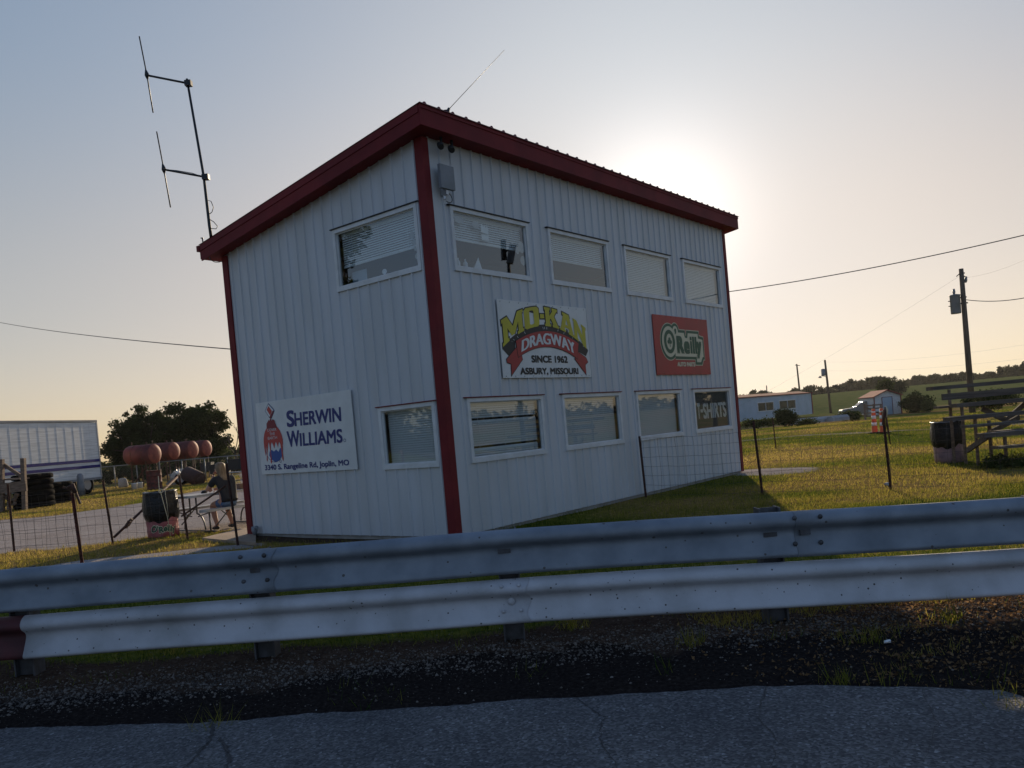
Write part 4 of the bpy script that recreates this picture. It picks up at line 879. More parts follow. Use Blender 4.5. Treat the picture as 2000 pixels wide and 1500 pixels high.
# ------------------------------------------------------------------ picnic table (parallel to the long wall of the building)
PT = G(400, 997, .45); PT = np.array([PT[0], PT[1], 0])
pt = thing('picnic_table', 'folding picnic table with pale plastic top, benches and dark tube legs', 'picnic table', PT, BTH)
TT = WM[pt.name]
def P3(x, y, z): return TT @ Vector((x, y, z))
def slab(x0, x1, y0_, y1_, z, t, name, rnd=.10):
    pl = []
    for cx, cy, a0 in ((x1-rnd, y1_-rnd, 0), (x0+rnd, y1_-rnd, 90), (x0+rnd, y0_+rnd, 180), (x1-rnd, y0_+rnd, 270)): pl += [(cx+rnd*math.cos(R(a0+k*18)), cy+rnd*math.sin(R(a0+k*18))) for k in range(6)]
    mb = MB(); mb.prism(pl, lambda s, t_, n: P3(s, t_, z-t+n), t); mb.build(name, M['tabletop'], pt)
BN = .28; TO = .50
slab(0, 1.75, 0, BN, .45, .045, 'bench'); slab(0, 1.75, BN+TO*2-.30+.30, BN*2+TO*2, .45, .045, 'bench'); slab(-.05, 1.80, BN+.12, BN+2*TO-.12, .735, .045, 'tabletop', .14)
yc = BN+TO
for X in (.22, 1.50):
    mb = MB(); r_ = .016
    for sgn in (-1, 1):
        mb.tube([P3(X, yc+sgn*.12, .69), P3(X, yc+sgn*.12, .36)], r_, 7)
        arc = [P3(X, yc+sgn*(.12+.26*math.sin(a)), .02+.34*math.cos(a)*1.0) for a in np.linspace(0, 1.5, 9)]; mb.tube(arc, r_, 7)
        mb.tube([P3(X-.05, yc+sgn*(TO+.14), .41), P3(X-.05, yc+sgn*(TO+.14), .02)], r_, 7)
        mb.tube([P3(X+.02, yc+sgn*.12, .30), P3(X, yc+sgn*(TO+.14), .40)], r_*.8, 6)
    mb.tube([P3(X, yc-TO-.2, .02), P3(X, yc+TO+.2, .02)], r_, 7); mb.tube([P3(X, yc-.12, .45), P3(X, yc+.12, .45)], r_, 6); mb.build('leg', M['tabletube'], pt)
for sgn in (-1, 1):
    for xa_, xb_ in ((.3, .62), (1.42, 1.1)): mb = MB(); mb.tube([P3(xa_, yc+sgn*(TO+.14), .12), P3(xb_, yc+sgn*(TO+.14), .41)], .012, 6); mb.build('brace', M['tabletube'], pt)
mb = MB(); c_ = P3(.55, yc+.1, .735); mb.lathe([(.05, 0), (.07, .02), (.05, .05), (.02, .06)], Matrix.Translation(c_), 9, jit=.3); tag(mb.build('crumpled_wrapper', M['dark']), 'small dark crumpled wrapper lying on the picnic table', 'wrapper')
mb = MB(); c_ = P3(1.35, yc-.05, .79); mb.box(c_, (.30, .2, .10), BTH); mb.box(c_+Vector((0, 0, .055)), (.32, .22, .012), BTH); tag(mb.build('cardboard_box', M['wood']), 'small brown box on the table beyond the seated person', 'box')

# ------------------------------------------------------------------ seated person (skinned figure; local +y faces the table, +x is to the right)
PO = P3(.62, .13, 0); pr = thing('person', 'person in black shirt and denim shorts seated at the picnic table, long fair hair', 'person', PO, BTH-R(4))
pr_m = WM[pr.name]
def skin(name, verts, edges, radii, mt, root=0, sub=2, parent=pr):
    me = bpy.data.meshes.new(name); me.from_pydata(verts, edges, []); ob = bpy.data.objects.new('tmp', me); col.objects.link(ob)
    sk = ob.modifiers.new('s', 'SKIN'); sk.use_smooth_shade = True
    for i, r_ in enumerate(radii):
        me.skin_vertices[0].data[i].radius = (r_, r_) if not hasattr(r_, '__len__') else r_; me.skin_vertices[0].data[i].use_root = (i == root)
    sb = ob.modifiers.new('d', 'SUBSURF'); sb.levels = sub; sb.render_levels = sub
    bpy.context.view_layer.update()
    m2 = bpy.data.meshes.new_from_object(ob.evaluated_get(bpy.context.evaluated_depsgraph_get())); bpy.data.objects.remove(ob)
    m2.materials.clear(); m2.materials.append(mt); m2.name = name
    for p in m2.polygons: p.use_smooth = True
    o = bpy.data.objects.new(name, m2); col.objects.link(o); o.parent = parent; WM[o.name] = WM[parent.name].copy(); return o
J = {}
V_, E_, RD = [], [], []
def jt(n, p, r_, par=None):
    J[n] = len(V_); V_.append(p); RD.append(r_)
    if par: E_.append((J[par], J[n]))
jt('pelvis', (0, 0, .56), (.16, .13)); jt('waist', (0, .05, .74), (.145, .11), 'pelvis'); jt('chest', (0, .14, .94), (.15, .11), 'waist'); jt('neckb', (0, .20, 1.05), (.085, .075), 'chest'); jt('neck', (-.005, .23, 1.10), (.055, .055), 'neckb')
jt('skull', (-.01, .25, 1.19), (.078, .088), 'neck'); jt('crown', (-.01, .245, 1.27), (.062, .072), 'skull')
for s_, sd in ((-1, 'l'), (1, 'r')):
    jt('sh'+sd, (s_*.17, .165, 1.0), .062, 'chest'); jt('el'+sd, (s_*.26, .37, .79), .045, 'sh'+sd)
    if s_ < 0: w = (-.10, .42, 1.0); hnd = (-.06, .40, 1.08)
    else: w = (.06, .52, .80); hnd = (-.02, .56, .79)
    jt('wr'+sd, w, .028, 'el'+sd); jt('pa'+sd, hnd, (.038, .022), 'wr'+sd)
    jt('hp'+sd, (s_*.10, .08, .53), .098, 'pelvis'); jt('kn'+sd, (s_*.15, .40, .50), .068, 'hp'+sd); jt('cf'+sd, (s_*.155, .36, .32), .058, 'kn'+sd); jt('an'+sd, (s_*.16, .26, .09), .038, 'cf'+sd); jt('to'+sd, (s_*.175, .40, .04), (.04, .03), 'an'+sd)
body = skin('body', V_, E_, RD, M['skin'])
for s_, base, dirv in ((-1, Vector((-.06, .40, 1.08)), Vector((.15, -.35, .93))), (1, Vector((-.02, .56, .79)), Vector((-.8, .5, -.1)))):      # fingers
    dirv.normalize(); side = dirv.cross(Vector((0, 1, .4))).normalized()
    for k in range(5):
        off = side*(.030*(1.5-k)/1.5) if k < 4 else side*.042; ln = (.062, .072, .068, .055, .045)[k]; st = base + off*.8 + dirv*(.02 if k < 4 else -.02)
        cur = Vector((0, -.02, -.004)) if s_ < 0 else Vector((0, .004, -.02))
        skin('finger', [tuple(st), tuple(st+dirv*ln*.5+(off*.4 if k == 4 else Vector())), tuple(st+dirv*ln+cur+(off*.5 if k == 4 else Vector()))], [(0, 1), (1, 2)], [.010, .0095, .008], M['skin'], sub=1)
skin('shirt', [(0, -.03, .54), (0, .045, .72), (0, .14, .94), (0, .195, 1.035), (-.17, .165, 1.0), (-.235, .29, .87), (.17, .165, 1.0), (.235, .29, .87)], [(0, 1), (1, 2), (2, 3), (2, 4), (4, 5), (2, 6), (6, 7)], [(.186, .156), (.176, .142), (.176, .134), (.095, .085), .080, .068, .080, .068], M['shirt'], root=1)
skin('shorts', [(0, .0, .58), (0, .02, .53), (-.10, .09, .53), (-.14, .28, .51), (.10, .09, .53), (.14, .28, .51)], [(0, 1), (1, 2), (2, 3), (1, 4), (4, 5)], [(.178, .148), (.178, .142), .112, .092, .112, .092], M['denim'], root=1)
for s_ in (-1, 1): skin('shoe', [(s_*.16, .23, .05), (s_*.165, .32, .045), (s_*.178, .42, .035)], [(0, 1), (1, 2)], [(.045, .045), (.048, .038), (.042, .026)], M['dark'], sub=2)
def loft(rings, mt, name, n=20):
    mb = MB(); b_ = 0
    for (c, rx_, ry_, jt_) in rings:
        for k in range(n): a = 2*math.pi*k/n; q = 1+jt_*math.sin(a*7+c[2]*30); mb.v.append(tuple(pr_m @ Vector((c[0]+rx_*q*math.cos(a), c[1]+ry_*q*math.sin(a), c[2]))))
    for i in range(len(rings)-1):
        for k in range(n): k2 = (k+1) % n; mb.f.append([i*n+k, (i+1)*n+k, (i+1)*n+k2, i*n+k2]); mb.sm.append(True)
    mb.f.append(list(range(n))); mb.sm.append(True); e0_ = (len(rings)-1)*n; mb.f.append([e0_+k for k in range(n)][::-1]); mb.sm.append(True); return mb.build(name, mt, pr)
loft([((-.01, .235, 1.335), .004, .004, 0), ((-.01, .235, 1.332), .035, .04, 0), ((-.01, .23, 1.318), .068, .075, 0), ((-.01, .225, 1.29), .092, .100, 0), ((-.01, .217, 1.25), .102, .108, .02), ((-.008, .205, 1.20), .104, .098, .02), ((-.004, .185, 1.14), .104, .076, .03), ((.004, .145, 1.07), .108, .056, .04), ((.015, .10, .99), .108, .044, .05), ((.024, .065, .91), .096, .036, .06), ((.03, .045, .85), .07, .026, .06), ((.032, .035, .81), .03, .014, .06)], M['hair'], 'hair')
fc = MB()
for e_ in (-1, 1):
    fc.lathe([(.001, 0), (.010, .002), (.013, .006), (.008, .011)], pr_m @ Matrix.Translation((-.01+e_*.03, .335, 1.205)) @ Matrix.Rotation(R(-90), 4, 'X'), 8)
    fc.lathe([(.001, 0), (.016, .004), (.026, .012), (.012, .02)], pr_m @ Matrix.Translation((-.01+e_*.085, .25, 1.19)) @ Matrix.Rotation(R(90*e_), 4, 'Y'), 8)
fc.lathe([(.014, 0), (.012, .02), (.004, .035)], pr_m @ Matrix.Translation((-.01, .33, 1.18)) @ Matrix.Rotation(R(-80), 4, 'X'), 8)
fc.build('face', M['skin'], pr)

# ------------------------------------------------------------------ wheels
def wheel(c, axis, r, w, parent, group_name='wheel', rimr=.55):
    ax = Vector(axis).normalized(); Q = Matrix.Translation(Vector(c)) @ ax.to_track_quat('Z', 'Y').to_matrix().to_4x4()
    mb = MB(); mb.lathe([(r*rimr, -w/2), (r*.9, -w/2), (r, -w*.36), (r, w*.36), (r*.9, w/2), (r*rimr, w/2)], Q, 26); t = mb.build(group_name, M['tyre'], parent)
    mb = MB(); mb.lathe([(r*rimr, -w*.42), (r*rimr*.8, -w*.2), (r*.18, -w*.2), (r*.16, .0), (r*.16, w*.3), (r*rimr*.8, w*.2), (r*rimr, w*.505)], Q, 22); mb.build('rim', M['rim'], t); return t

# ------------------------------------------------------------------ semi trailer
tA, tB = Vector((-22.0, 44.0, 0)), Vector((-24.6, 28.5, 0))
ux = (tB-tA).normalized(); tl = thing('semi_trailer', 'long white semi trailer with two blue stripes behind the loading dock', 'trailer', tA, math.atan2(ux.y, ux.x))
TM2 = WM[tl.name]                    # local x runs to the left end, local +y is ... the side towards the lot
def X3(x, y, z): return TM2 @ Vector((x, y, z))
sgn = 1 if (TM2.to_3x3() @ Vector((0, 1, 0))).x > 0 else -1
LT = 15.7; zb_, zt_ = .80, 3.86
mb = MB(); wv_ = []
for x0 in np.arange(0, LT, .61):
    mb.add([X3(x0, 0, zb_), X3(x0+.605, 0, zb_), X3(x0+.605, 0, zt_-.12), X3(x0, 0, zt_-.12)], [(0, 1, 2, 3)]); mb.box(X3(x0+.605, 0, (zb_+zt_)/2-.06), (.035, .010, zt_-zb_-.12), math.atan2(ux.y, ux.x))
cz = [(LT/2, -sgn*1.3, (zb_+zt_)/2-.06)]; mb.box(X3(LT/2, -sgn*1.302, (zb_+zt_)/2-.06), (LT-.02, 2.58, zt_-zb_-.14), math.atan2(ux.y, ux.x)); mb.build('body', M['trailerwhite'], tl)
rzt = math.atan2(ux.y, ux.x)
mb = MB(); mb.box(X3(LT/2, -sgn*1.28, zt_-.05), (LT+.04, 2.64, .10), rzt); mb.build('roof_rail', M['greymetal'], tl)
mb = MB(); mb.box(X3(.0, .012, (zb_+zt_)/2), (.07, .05, zt_-zb_), rzt); mb.build('corner_post', M['alum'], tl)
for z_ in (1.72, 1.42):
    mb = MB(); mb.box(X3(LT/2, sgn*.02, z_), (LT-.1, .008, .145), rzt); mb.build('stripe', M['stripe'], tl)
mb = MB(); mb.box(X3(LT/2, 0, zb_-.03), (LT, .06, .12), rzt); mb.box(X3(4.6, -.4*sgn, .62), (4.2, .3, .3), rzt); mb.build('chassis', M['greymetal'], tl)
for x_ in (1.0, 2.3): 
    for yy in (-.25, -2.3): wheel(X3(x_, sgn*yy, .5), TM2.to_3x3() @ Vector((0, 1, 0)), .5, .3, tl)
# tyre stacks in front of the trailer
for (px, py, k, r_, lbl) in ((57, 993, 6, .55, 'tall'), (78, 990, 6, .55, 'tall2'), (100, 984, 4, .5, 'low'), (122, 981, 4, .5, 'low2')):
    c = G(px, py)
    for j in range(k):
        o_ = thing('tyre', {'tall': 'black tyre in the tall stack next to the dock post', 'tall2': 'black tyre in the tall stack right of the first stack', 'low': 'black tyre in the low stack under the trailer middle', 'low2': 'black tyre in the rightmost low stack'}[lbl], 'tyre', (c[0], c[1], j*.225), random.random(), 'stacked tyres beside the trailer')
        o_['label'] += ', ' + (('bottom one', 'second from the bottom', 'third from the bottom', 'fourth from the bottom', 'fifth from the bottom', 'sixth from the bottom')[j] if j < k-1 else 'topmost')
        T = WM[o_.name]; mb = MB(); mb.lathe([(r_*.55, .02), (r_*.8, .0), (r_*.97, .03), (r_, .11), (r_*.97, .19), (r_*.8, .22), (r_*.55, .20)], T @ Matrix.Translation((random.uniform(-.05, .05), 0, 0)), 22); mb.build('tread', M['tyre'], o_)
# wooden loading dock
dk = thing('loading_dock', 'weathered wooden loading dock with posts and a diagonal rail', 'loading dock', G(30, 1000)); YD = 31.5
def D(x, y, dy=0): return Vector(S(x, y, YD+dy))
for (x0, y0_, x1, y1_) in ((3, 897, 4, 1005), (45, 895, 49, 995)):
    mb = MB(); mb.bar(D(x0, y0_), D(x1, y1_+4), .15, .15); mb.build('post', M['wood'], dk)
mb = MB(); mb.bar(D(4, 905, .1), D(43, 931, .1), .08, .12); mb.bar(D(-40, 908, .1), D(4, 904, .1), .08, .12); mb.build('rail', M['wood'], dk)
mb = MB(); mb.bar(D(-60, 960, -.12), D(52, 949, -.12), .10, .38); mb.bar(D(-60, 940, .5), D(52, 934, .5), .9, .06); mb.build('deck', M['wood'], dk)
for (a, b_) in (((8, 968), (30, 985)), ((34, 964), (22, 985)), ((18, 962), (18, 995))):
    mb = MB(); mb.bar(D(*a, .1), D(*b_, .1), .1, .12); mb.build('strut', M['wood'], dk)

# ------------------------------------------------------------------ red tanks on stands, behind a chain link fence
for i, (px, py, Y, ln) in enumerate([(302, 886, 46, 1.6), (340, 880.5, 48.5, 1.8), (377, 877.5, 50.5, 1.8), (404, 875, 53, 1.8)]):
    c = Vector(S(px, py, Y)); rad = [.55, .53, .53, .52][i]; ax = Vector((-.955, .296, 0)).normalized()
    o_ = thing('fuel_tank', ['red fuel tank nearest the fence, leftmost in the row', 'red fuel tank second from the left, by the fence post', 'red fuel tank third from the left in the row', 'red fuel tank at the right end of the row'][i], 'tank', (c.x, c.y, 0), 0, 'red fuel tanks on stands')
    Q = Matrix.Translation(c) @ ax.to_track_quat('Z', 'Y').to_matrix().to_4x4()
    mb = MB(); mb.lathe([(rad, .0), (rad, ln), (rad*.92, ln+.12), (rad*.6, ln+.2), (.01, ln+.22)], Q, 28); mb.build('shell', M['tank'], o_)
    mb = MB(); mb.lathe([(.01, -.12), (rad*.55, -.10), (rad*.92, -.03), (rad, .015)], Q, 28); mb.build('end_cap', M['tankend'], o_)
    for t in (.28, .74): mb = MB(); mb.lathe([(rad-.01, ln*t-.04), (rad+.014, ln*t-.035), (rad+.014, ln*t+.035), (rad-.01, ln*t+.04)], Q, 28); mb.build('band', M['rustred'], o_)
    mb = MB(); mb.tube([Q @ Vector((0, 0, .5)) + Vector((0, 0, rad-.02)), Q @ Vector((0, 0, .5)) + Vector((0, 0, rad+.12))], .05, 8); mb.build('vent', M['rust'], o_)
    mb = MB(); mb.tube([Q @ Vector((0, 0, 1.5)) + Vector((0, 0, rad-.02)), Q @ Vector((0, 0, 1.5)) + Vector((0, 0, rad+.2))], .03, 6); mb.build('vent', M['rust'], o_)
    mb = MB(); pv = Vector((-ax.y, ax.x, 0))
    for t in (.3, ln-.3):
        for s_ in (-1, 1): q0 = c+ax*t+pv*s_*.40; mb.bar((q0.x, q0.y, 0), (q0.x, q0.y, c.z-rad*.6), .06, .06)
        mb.bar(c+ax*t-pv*.45-Vector((0, 0, rad*.72)), c+ax*t+pv*.45-Vector((0, 0, rad*.72)), .06, .06)
    mb.bar(Vector((0, 0, 0))+c+ax*.3+pv*.4-Vector((0, 0, rad+.1)), Vector((c+ax*(ln-.3)+pv*.4).to_tuple()[:2]+(.1,)), .05, .05); mb.build('stand', M['rust'], o_)
cf = thing('chain_link_fence', 'grey chain link fence with top rail in front of the red tanks', 'fence', G(318, 948))
c0, c1 = np.array(G(200, 958)), np.array(G(490, 944)); c0 = np.array([-25.6, 47.6, 0]); c1 = np.array([-13.5, 46.6, 0]); dcf = c1-c0; Lcf = np.linalg.norm(dcf)
mb = MB(); hf = 1.32; mb.tube([Vector(c0)+Vector((0, 0, hf)), Vector(c1)+Vector((0, 0, hf))], .03, 6); mb.build('top_rail', M['chain'], cf)
for k in range(10):
    q = c0+dcf*k/9.; mb = MB(); top = hf+(.0 if k != 4 else .75); mb.tube([Vector(q)+Vector((0, 0, -.1)), Vector(q)+Vector((0, 0, top))], .035 if k != 4 else .05, 8); mb.build('post', M['chain'], cf)
mb = MB(); dirc = dcf/Lcf; st_ = .16; vs, fs = [], []
n_ = int(Lcf/st_)
for k in range(-12, n_):
    for sg_ in (1, -1):
        s0 = k*st_; xa_, xb_ = (s0, s0+hf) if sg_ > 0 else (s0+hf, s0)
        za, zb2 = .05, hf
        def cl(x, z): return x, z
        a_, b2 = max(0, min(Lcf, xa_)), max(0, min(Lcf, xb_))
        if abs(xb_-xa_) < 1e-6 or a_ == b2: continue
        z0_ = za+(a_-xa_)/(xb_-xa_)*(zb2-za); z1_ = za+(b2-xa_)/(xb_-xa_)*(zb2-za)
        p, q = c0+dirc*a_, c0+dirc*b2; mb.tube([(p[0], p[1], z0_), (q[0], q[1], z1_)], .0035, 3, cap=False)
mb.build('mesh', M['chain'], cf)
# things behind that fence
def tri_things():
    o_ = thing('utility_trailer', 'low utility trailer with a round fender and one wheel by the fence', 'trailer', G(350, 950)); Y = 44
    mb = MB(); mb.bar(Vector(S(330, 928, Y)), Vector(S(380, 921, Y)), .1, .10); mb.bar(Vector(S(333, 945, Y)), Vector(S(395, 940, Y)), .12, .12); mb.bar(Vector(S(333, 928, Y)), Vector(S(333, 945, Y)), .06, .06); mb.bar(Vector(S(325, 946, Y)), Vector(S(347, 926, Y)), .08, .08); mb.build('frame', M['greymetal'], o_)
    c = Vector(S(354, 941, Y-.2)); c.z = .33; wheel(c, (.25, -1, 0), .33, .22, o_)
    mb = MB(); pts = [c+Vector((.42*math.cos(a), 0, .42*math.sin(a))) for a in np.linspace(.1, 2.9, 12)]
    for a, b_ in zip(pts[:-1], pts[1:]): mb.bar(a, b_, .3, .02, up=(0, 1, 0))
    mb.build('fender', M['alum'], o_)
    o2 = thing('spare_drum', 'dark round drum lying on its side beside the utility trailer', 'drum', G(380, 945)); c = Vector(S(378, 938, 43.5)); c.z = .42
    mb = MB(); mb.lathe([(.36, -.55), (.40, -.5), (.40, .5), (.36, .55)], Matrix.Translation(c) @ Vector((.8, -.5, -.35)).to_track_quat('Z', 'Y').to_matrix().to_4x4(), 22); mb.build('shell', M['rust'], o2)
    mb = MB(); mb.lathe([(.28, .552), (.1, .57)], Matrix.Translation(c) @ Vector((.8, -.5, -.35)).to_track_quat('Z', 'Y').to_matrix().to_4x4(), 22); mb.build('lid', M['rust'], o2)
    o3 = thing('steel_barrel', 'dull red steel barrel standing behind the left trash barrel', 'barrel', G(303, 956)); Tb = Matrix.Translation(Vector(G(303, 956))); mb = MB(); mb.lathe([(.36, 0), (.38, .03), (.36, .06), (.36, .33), (.38, .36), (.36, .39), (.36, .66), (.38, .69), (.36, .72), (.36, .93), (.38, .96)], Tb, 22); mb.build('shell', M['rustred'], o3)
    mb = MB(); c = Vector(G(241, 952)); mb.lathe([(.22, 0), (.26, .1), (.24, .5), (.12, .56)], Matrix.Translation(c), 12, jit=.12); tag(mb.build('stump', M['concrete']), 'pale rounded stump standing by the chain link fence', 'stump')
    for k, (px, py) in enumerate(((263, 956), (274, 954))):
        c = Vector(G(px, py)); mb = MB(); mb.lathe([(.13, 0), (.15, .3), (.16, .31), (.16, .33), (.02, .34)], Matrix.Translation(c), 12); tag(mb.build('bucket', M['signwhite']), ('white bucket by the fence, left one of a pair', 'white bucket by the fence, right one of a pair')[k], 'bucket', 'white buckets by the fence')
    for k, (px, py, w, h, d_) in enumerate(((430, 916, 1.0, .5, 46), (464, 907, .9, .55, 46), (405, 912, .6, .45, 48))):
        o4 = thing('equipment_cabinet', ('dark equipment cabinet behind the seated person', 'dark equipment cabinet at the corner of the building', 'small dark cabinet below the red tanks')[k], 'cabinet', S(px, 960, d_)); c = Vector(S(px, py, d_)); mb = MB(); mb.box(c, (w, .5, h)); mb.box(c+Vector((0, 0, h/2+.02)), (w+.06, .56, .04)); mb.build('case', M['dark'], o4)
        mb = MB()
        for s_ in (-1, 1): mb.bar(c+Vector((s_*w*.4, 0, -h/2)), (c.x+s_*w*.4, c.y, 0), .05, .05)
        mb.build('leg', M['dark'], o4)
    o5 = thing('work_table', 'low metal work table beyond the picnic table at the building corner', 'table', G(460, 935)); mb = MB(); c = Vector(S(462, 922, 40)); mb.box(c, (1.0, .6, .05)); mb.build('tabletop', M['greymetal'], o5); mb = MB()
    for s_ in (-1, 1):
        for t_ in (-1, 1): mb.bar(c+Vector((s_*.45, t_*.25, 0)), (c.x+s_*.45, c.y+t_*.25, 0), .04, .04)
    mb.bar((c.x-.45, c.y-.25, .15), (c.x+.45, c.y-.25, .15), .04, .04); mb.build('leg', M['dark'], o5)
    mb = MB(); mb.bar(Vector(S(231, 960, 45)), Vector(S(292, 955, 44)), .15, .06); tag(mb.build('loose_plank', M['concrete']), 'pale plank lying on the ground along the fence', 'plank')
    mb = MB(); c = Vector(G(160, 968)); mb.lathe([(.16, 0), (.18, .5), (.15, 1.0), (.1, 1.1), (.02, 1.12)], Matrix.Translation(c), 12); tag(mb.build('gas_bottle', M['greymetal']), 'grey gas bottle standing under the trailer end', 'gas bottle')
tri_things()

# ------------------------------------------------------------------ bleachers
bl = thing('bleachers', 'weathered wooden bleachers with plank rows at the right side', 'bleachers', (9.7, 17.5, 0))
XE = 17.5
def plank(px, py, Y, name, w=.27, t=.05, x1=XE):
    a = Vector(S(px, py, Y)); b_ = Vector((x1, Y+.1, a.z)); mb = MB(); mb.bar(a-Vector((0, 0, t/2)), b_-Vector((0, 0, t/2)), w, t); o_ = mb.build(name, M['plank'], bl); return a.z
for px, py, Y in ((1915, 847, 15.0), (1849, 815, 15.8), (1862, 789, 16.35), (1815, 756, 16.9)): plank(px, py, Y, 'seat', .28, .075)
for px, py, Y in ((1883, 831, 15.4), (1829, 794, 16.7), (1943, 872, 14.8), (1935, 842, 15.3)): plank(px, py, Y, 'footboard', .24, .045)
a = Vector(S(1840, 776, 16.8)); mb = MB(); mb.bar(a, (XE, 16.85, a.z), .05, .13); mb.build('riser', M['plank'], bl)
for rep in range(4):
    for (px, py, Y) in ((1853, 758, 16.8), (1878, 792, 16.3), (1903, 806, 15.8), (1931, 818, 15.5), (1962, 850, 15.0)):
        a = Vector(S(px, py, Y))
        if rep: a.x += 1.75*rep
        mb = MB(); mb.bar((a.x, a.y, -.05), a-Vector((0, 0, .03)), .045, .045); mb.build('leg', M['wood'], bl)
for q0, Y0, q1, Y1 in (((1889, 880), 16.2, (1928, 853), 15.2), ((1918, 798), 16.7, (1968, 823), 16.7), ((1968, 818), 16.75, (2020, 772), 16.75), ((1938, 842), 15.9, (1990, 815), 16.5)):
    mb = MB(); mb.bar(Vector(S(*q0, Y0)), Vector(S(*q1, Y1)), .04, .10); mb.build('brace', M['plank'], bl)

# ------------------------------------------------------------------ delineator tubes
for k, px in enumerate((1709, 1725)):
    c = G(px, 846); o_ = thing('traffic_delineator', ('orange and white striped traffic tube, the left one of the pair', 'orange and white striped traffic tube, the right one next to the thick post')[k], 'traffic delineator', c, 0, 'striped traffic tubes on the grass'); T = WM[o_.name]
    mb = MB(); mb.lathe([(.135, .03), (.12, .06), (.105, .25), (.075, .92), (.07, .98), (.045, 1.0)], T, 16); mb.build('tube', M['orange'], o_)
    for z0_, z1_ in ((.30, .44), (.58, .72), (.84, .90)):
        r0_, r1_ = .108-.0448*(z0_-.2), .108-.0448*(z1_-.2); mb = MB(); mb.lathe([(r0_, z0_), (r1_, z1_)], T, 16); mb.build('band', M['reflect'], o_)
    mb = MB(); mb.lathe([(.30, 0), (.30, .03), (.14, .05)], T, 8); mb.build('base', M['tyre'], o_)

# ------------------------------------------------------------------ long white mobile building
a0, a1 = Vector(S(1425, 828, 90)), Vector(S(1588, 808, 104)); a0.z = a1.z = 0
ud = (a1-a0); Lm = ud.length; ud.normalize()
mo = thing('mobile_building', 'long pale mobile building with a faded red roof and two windows', 'building', a0, math.atan2(ud.y, ud.x)); TMo = WM[mo.name]
def X4(x, y, z): return TMo @ Vector((x, y, z))
zw0, zw1, zr = -.0, 2.62, 3.0; rzm = math.atan2(ud.y, ud.x)
mb = MB(); mb.box(X4(Lm/2, 1.7, (zw0+zw1)/2), (Lm, 3.4, zw1-zw0), rzm); mb.build('wall', M['mobilewall'], mo)
mb = MB(); mb.add([X4(-.1, -.12, zw1), X4(Lm+.1, -.12, zw1), X4(Lm+.1, 1.7, zr), X4(-.1, 1.7, zr), X4(-.1, 3.5, zw1), X4(Lm+.1, 3.5, zw1)], [(0, 1, 2, 3), (3, 2, 5, 4), (1, 5, 2), (0, 3, 4), (0, 4, 5, 1)]); mb.box(X4(Lm/2, -.11, zw1+.02), (Lm+.24, .05, .1), rzm); mb.build('roof', M['pinkroof'], mo)
mb = MB(); mb.box(X4(Lm-.06, -.025, (zw0+zw1)/2), (.18, .05, zw1-zw0), rzm); mb.build('corner_trim', M['trim'] if 'trim' in M else M['red'], mo)
def on_wall(px, py):
    d = Vector(ray(px, py)); n = (TMo.to_3x3() @ Vector((0, 1, 0))); o0 = Vector((0, 0, CAMH)); t = (a0-o0).dot(n)/d.dot(n); q = TMo.inverted() @ (o0+d*t); return q.x, q.z
for (pa_, pb2) in (((1479, 787), (1511, 801)), ((1521, 783), (1554, 797))):
    x0, z1_ = on_wall(*pa_); x1, z0_ = on_wall(pb2[0], pb2[1]); 
    mb = MB(); 
    for (cx, cz_, w, h) in (((x0+x1)/2, z1_, x1-x0+.1, .08), ((x0+x1)/2, z0_, x1-x0+.1, .08), (x0, (z0_+z1_)/2, .08, z1_-z0_), (x1, (z0_+z1_)/2, .08, z1_-z0_), ((x0+x1)/2, (z0_+z1_)/2, .06, z1_-z0_)): mb.box(X4(cx, -.03, cz_), (w, .06, h), rzm)
    f = mb.build('window', M['frame'], mo); mb = MB(); mb.box(X4((x0+x1)/2, -.008, (z0_+z1_)/2), (x1-x0, .012, z1_-z0_), rzm); mb.build('pane', M['windshield'], f)
# ------------------------------------------------------------------ small shed with red roof
sF0, sF1, sB0 = Vector(S(1709, 806, 86)), Vector(S(1761, 801, 86)), Vector(S(1681, 803, 92))
us_ = Vector((sF1.x-sF0.x, sF1.y-sF0.y, 0)); Wd = us_.length; us_.normalize(); vs_ = Vector((sB0.x-sF0.x, sB0.y-sF0.y, 0)); zs0 = -.6; ze_ = S(1708, 776, 86)[2]; zr_ = S(1734, 763, 86)[2]
sh_ = thing('garden_shed', 'small white shed with a red gable roof and a white door', 'shed', (sF0.x, sF0.y, zs0))
b0 = Vector((sF0.x, sF0.y, 0))
def SHP(u, v, z): return b0 + us_*(u*Wd) + vs_*v + Vector((0, 0, z))
mb = MB(); mb.add([SHP(0,0,zs0), SHP(1,0,zs0), SHP(1,0,ze_), SHP(.5,0,zr_), SHP(0,0,ze_), SHP(0,1,zs0), SHP(1,1,zs0), SHP(1,1,ze_), SHP(.5,1,zr_), SHP(0,1,ze_)], [(0,1,2,3,4), (9,8,7,6,5), (0,4,9,5), (1,6,7,2)]); mb.build('wall', M['frame'], sh_)
mb = MB(); th = Vector((0, 0, .05)); ov = .06
for (u0_, z0_, u1_, z1_) in ((-ov, ze_-.09, .5, zr_), (.5, zr_, 1+ov, ze_-.09)):
    q = [SHP(u0_, -.06, z0_), SHP(u1_, -.06, z1_), SHP(u1_, 1.05, z1_), SHP(u0_, 1.05, z0_)]; mb.add([p+th for p in q]+[p+th*2.6 for p in q], [(3,2,1,0),(4,5,6,7),(0,1,5,4),(1,2,6,5),(2,3,7,6),(3,0,4,7)])
mb.build('roof', M['pinkroof'], sh_)
mb = MB()
for u in (0., 1.): mb.bar(SHP(u, -.004, zs0), SHP(u, -.004, ze_), .09, .09)
mb.build('corner_trim', M['red'], sh_)
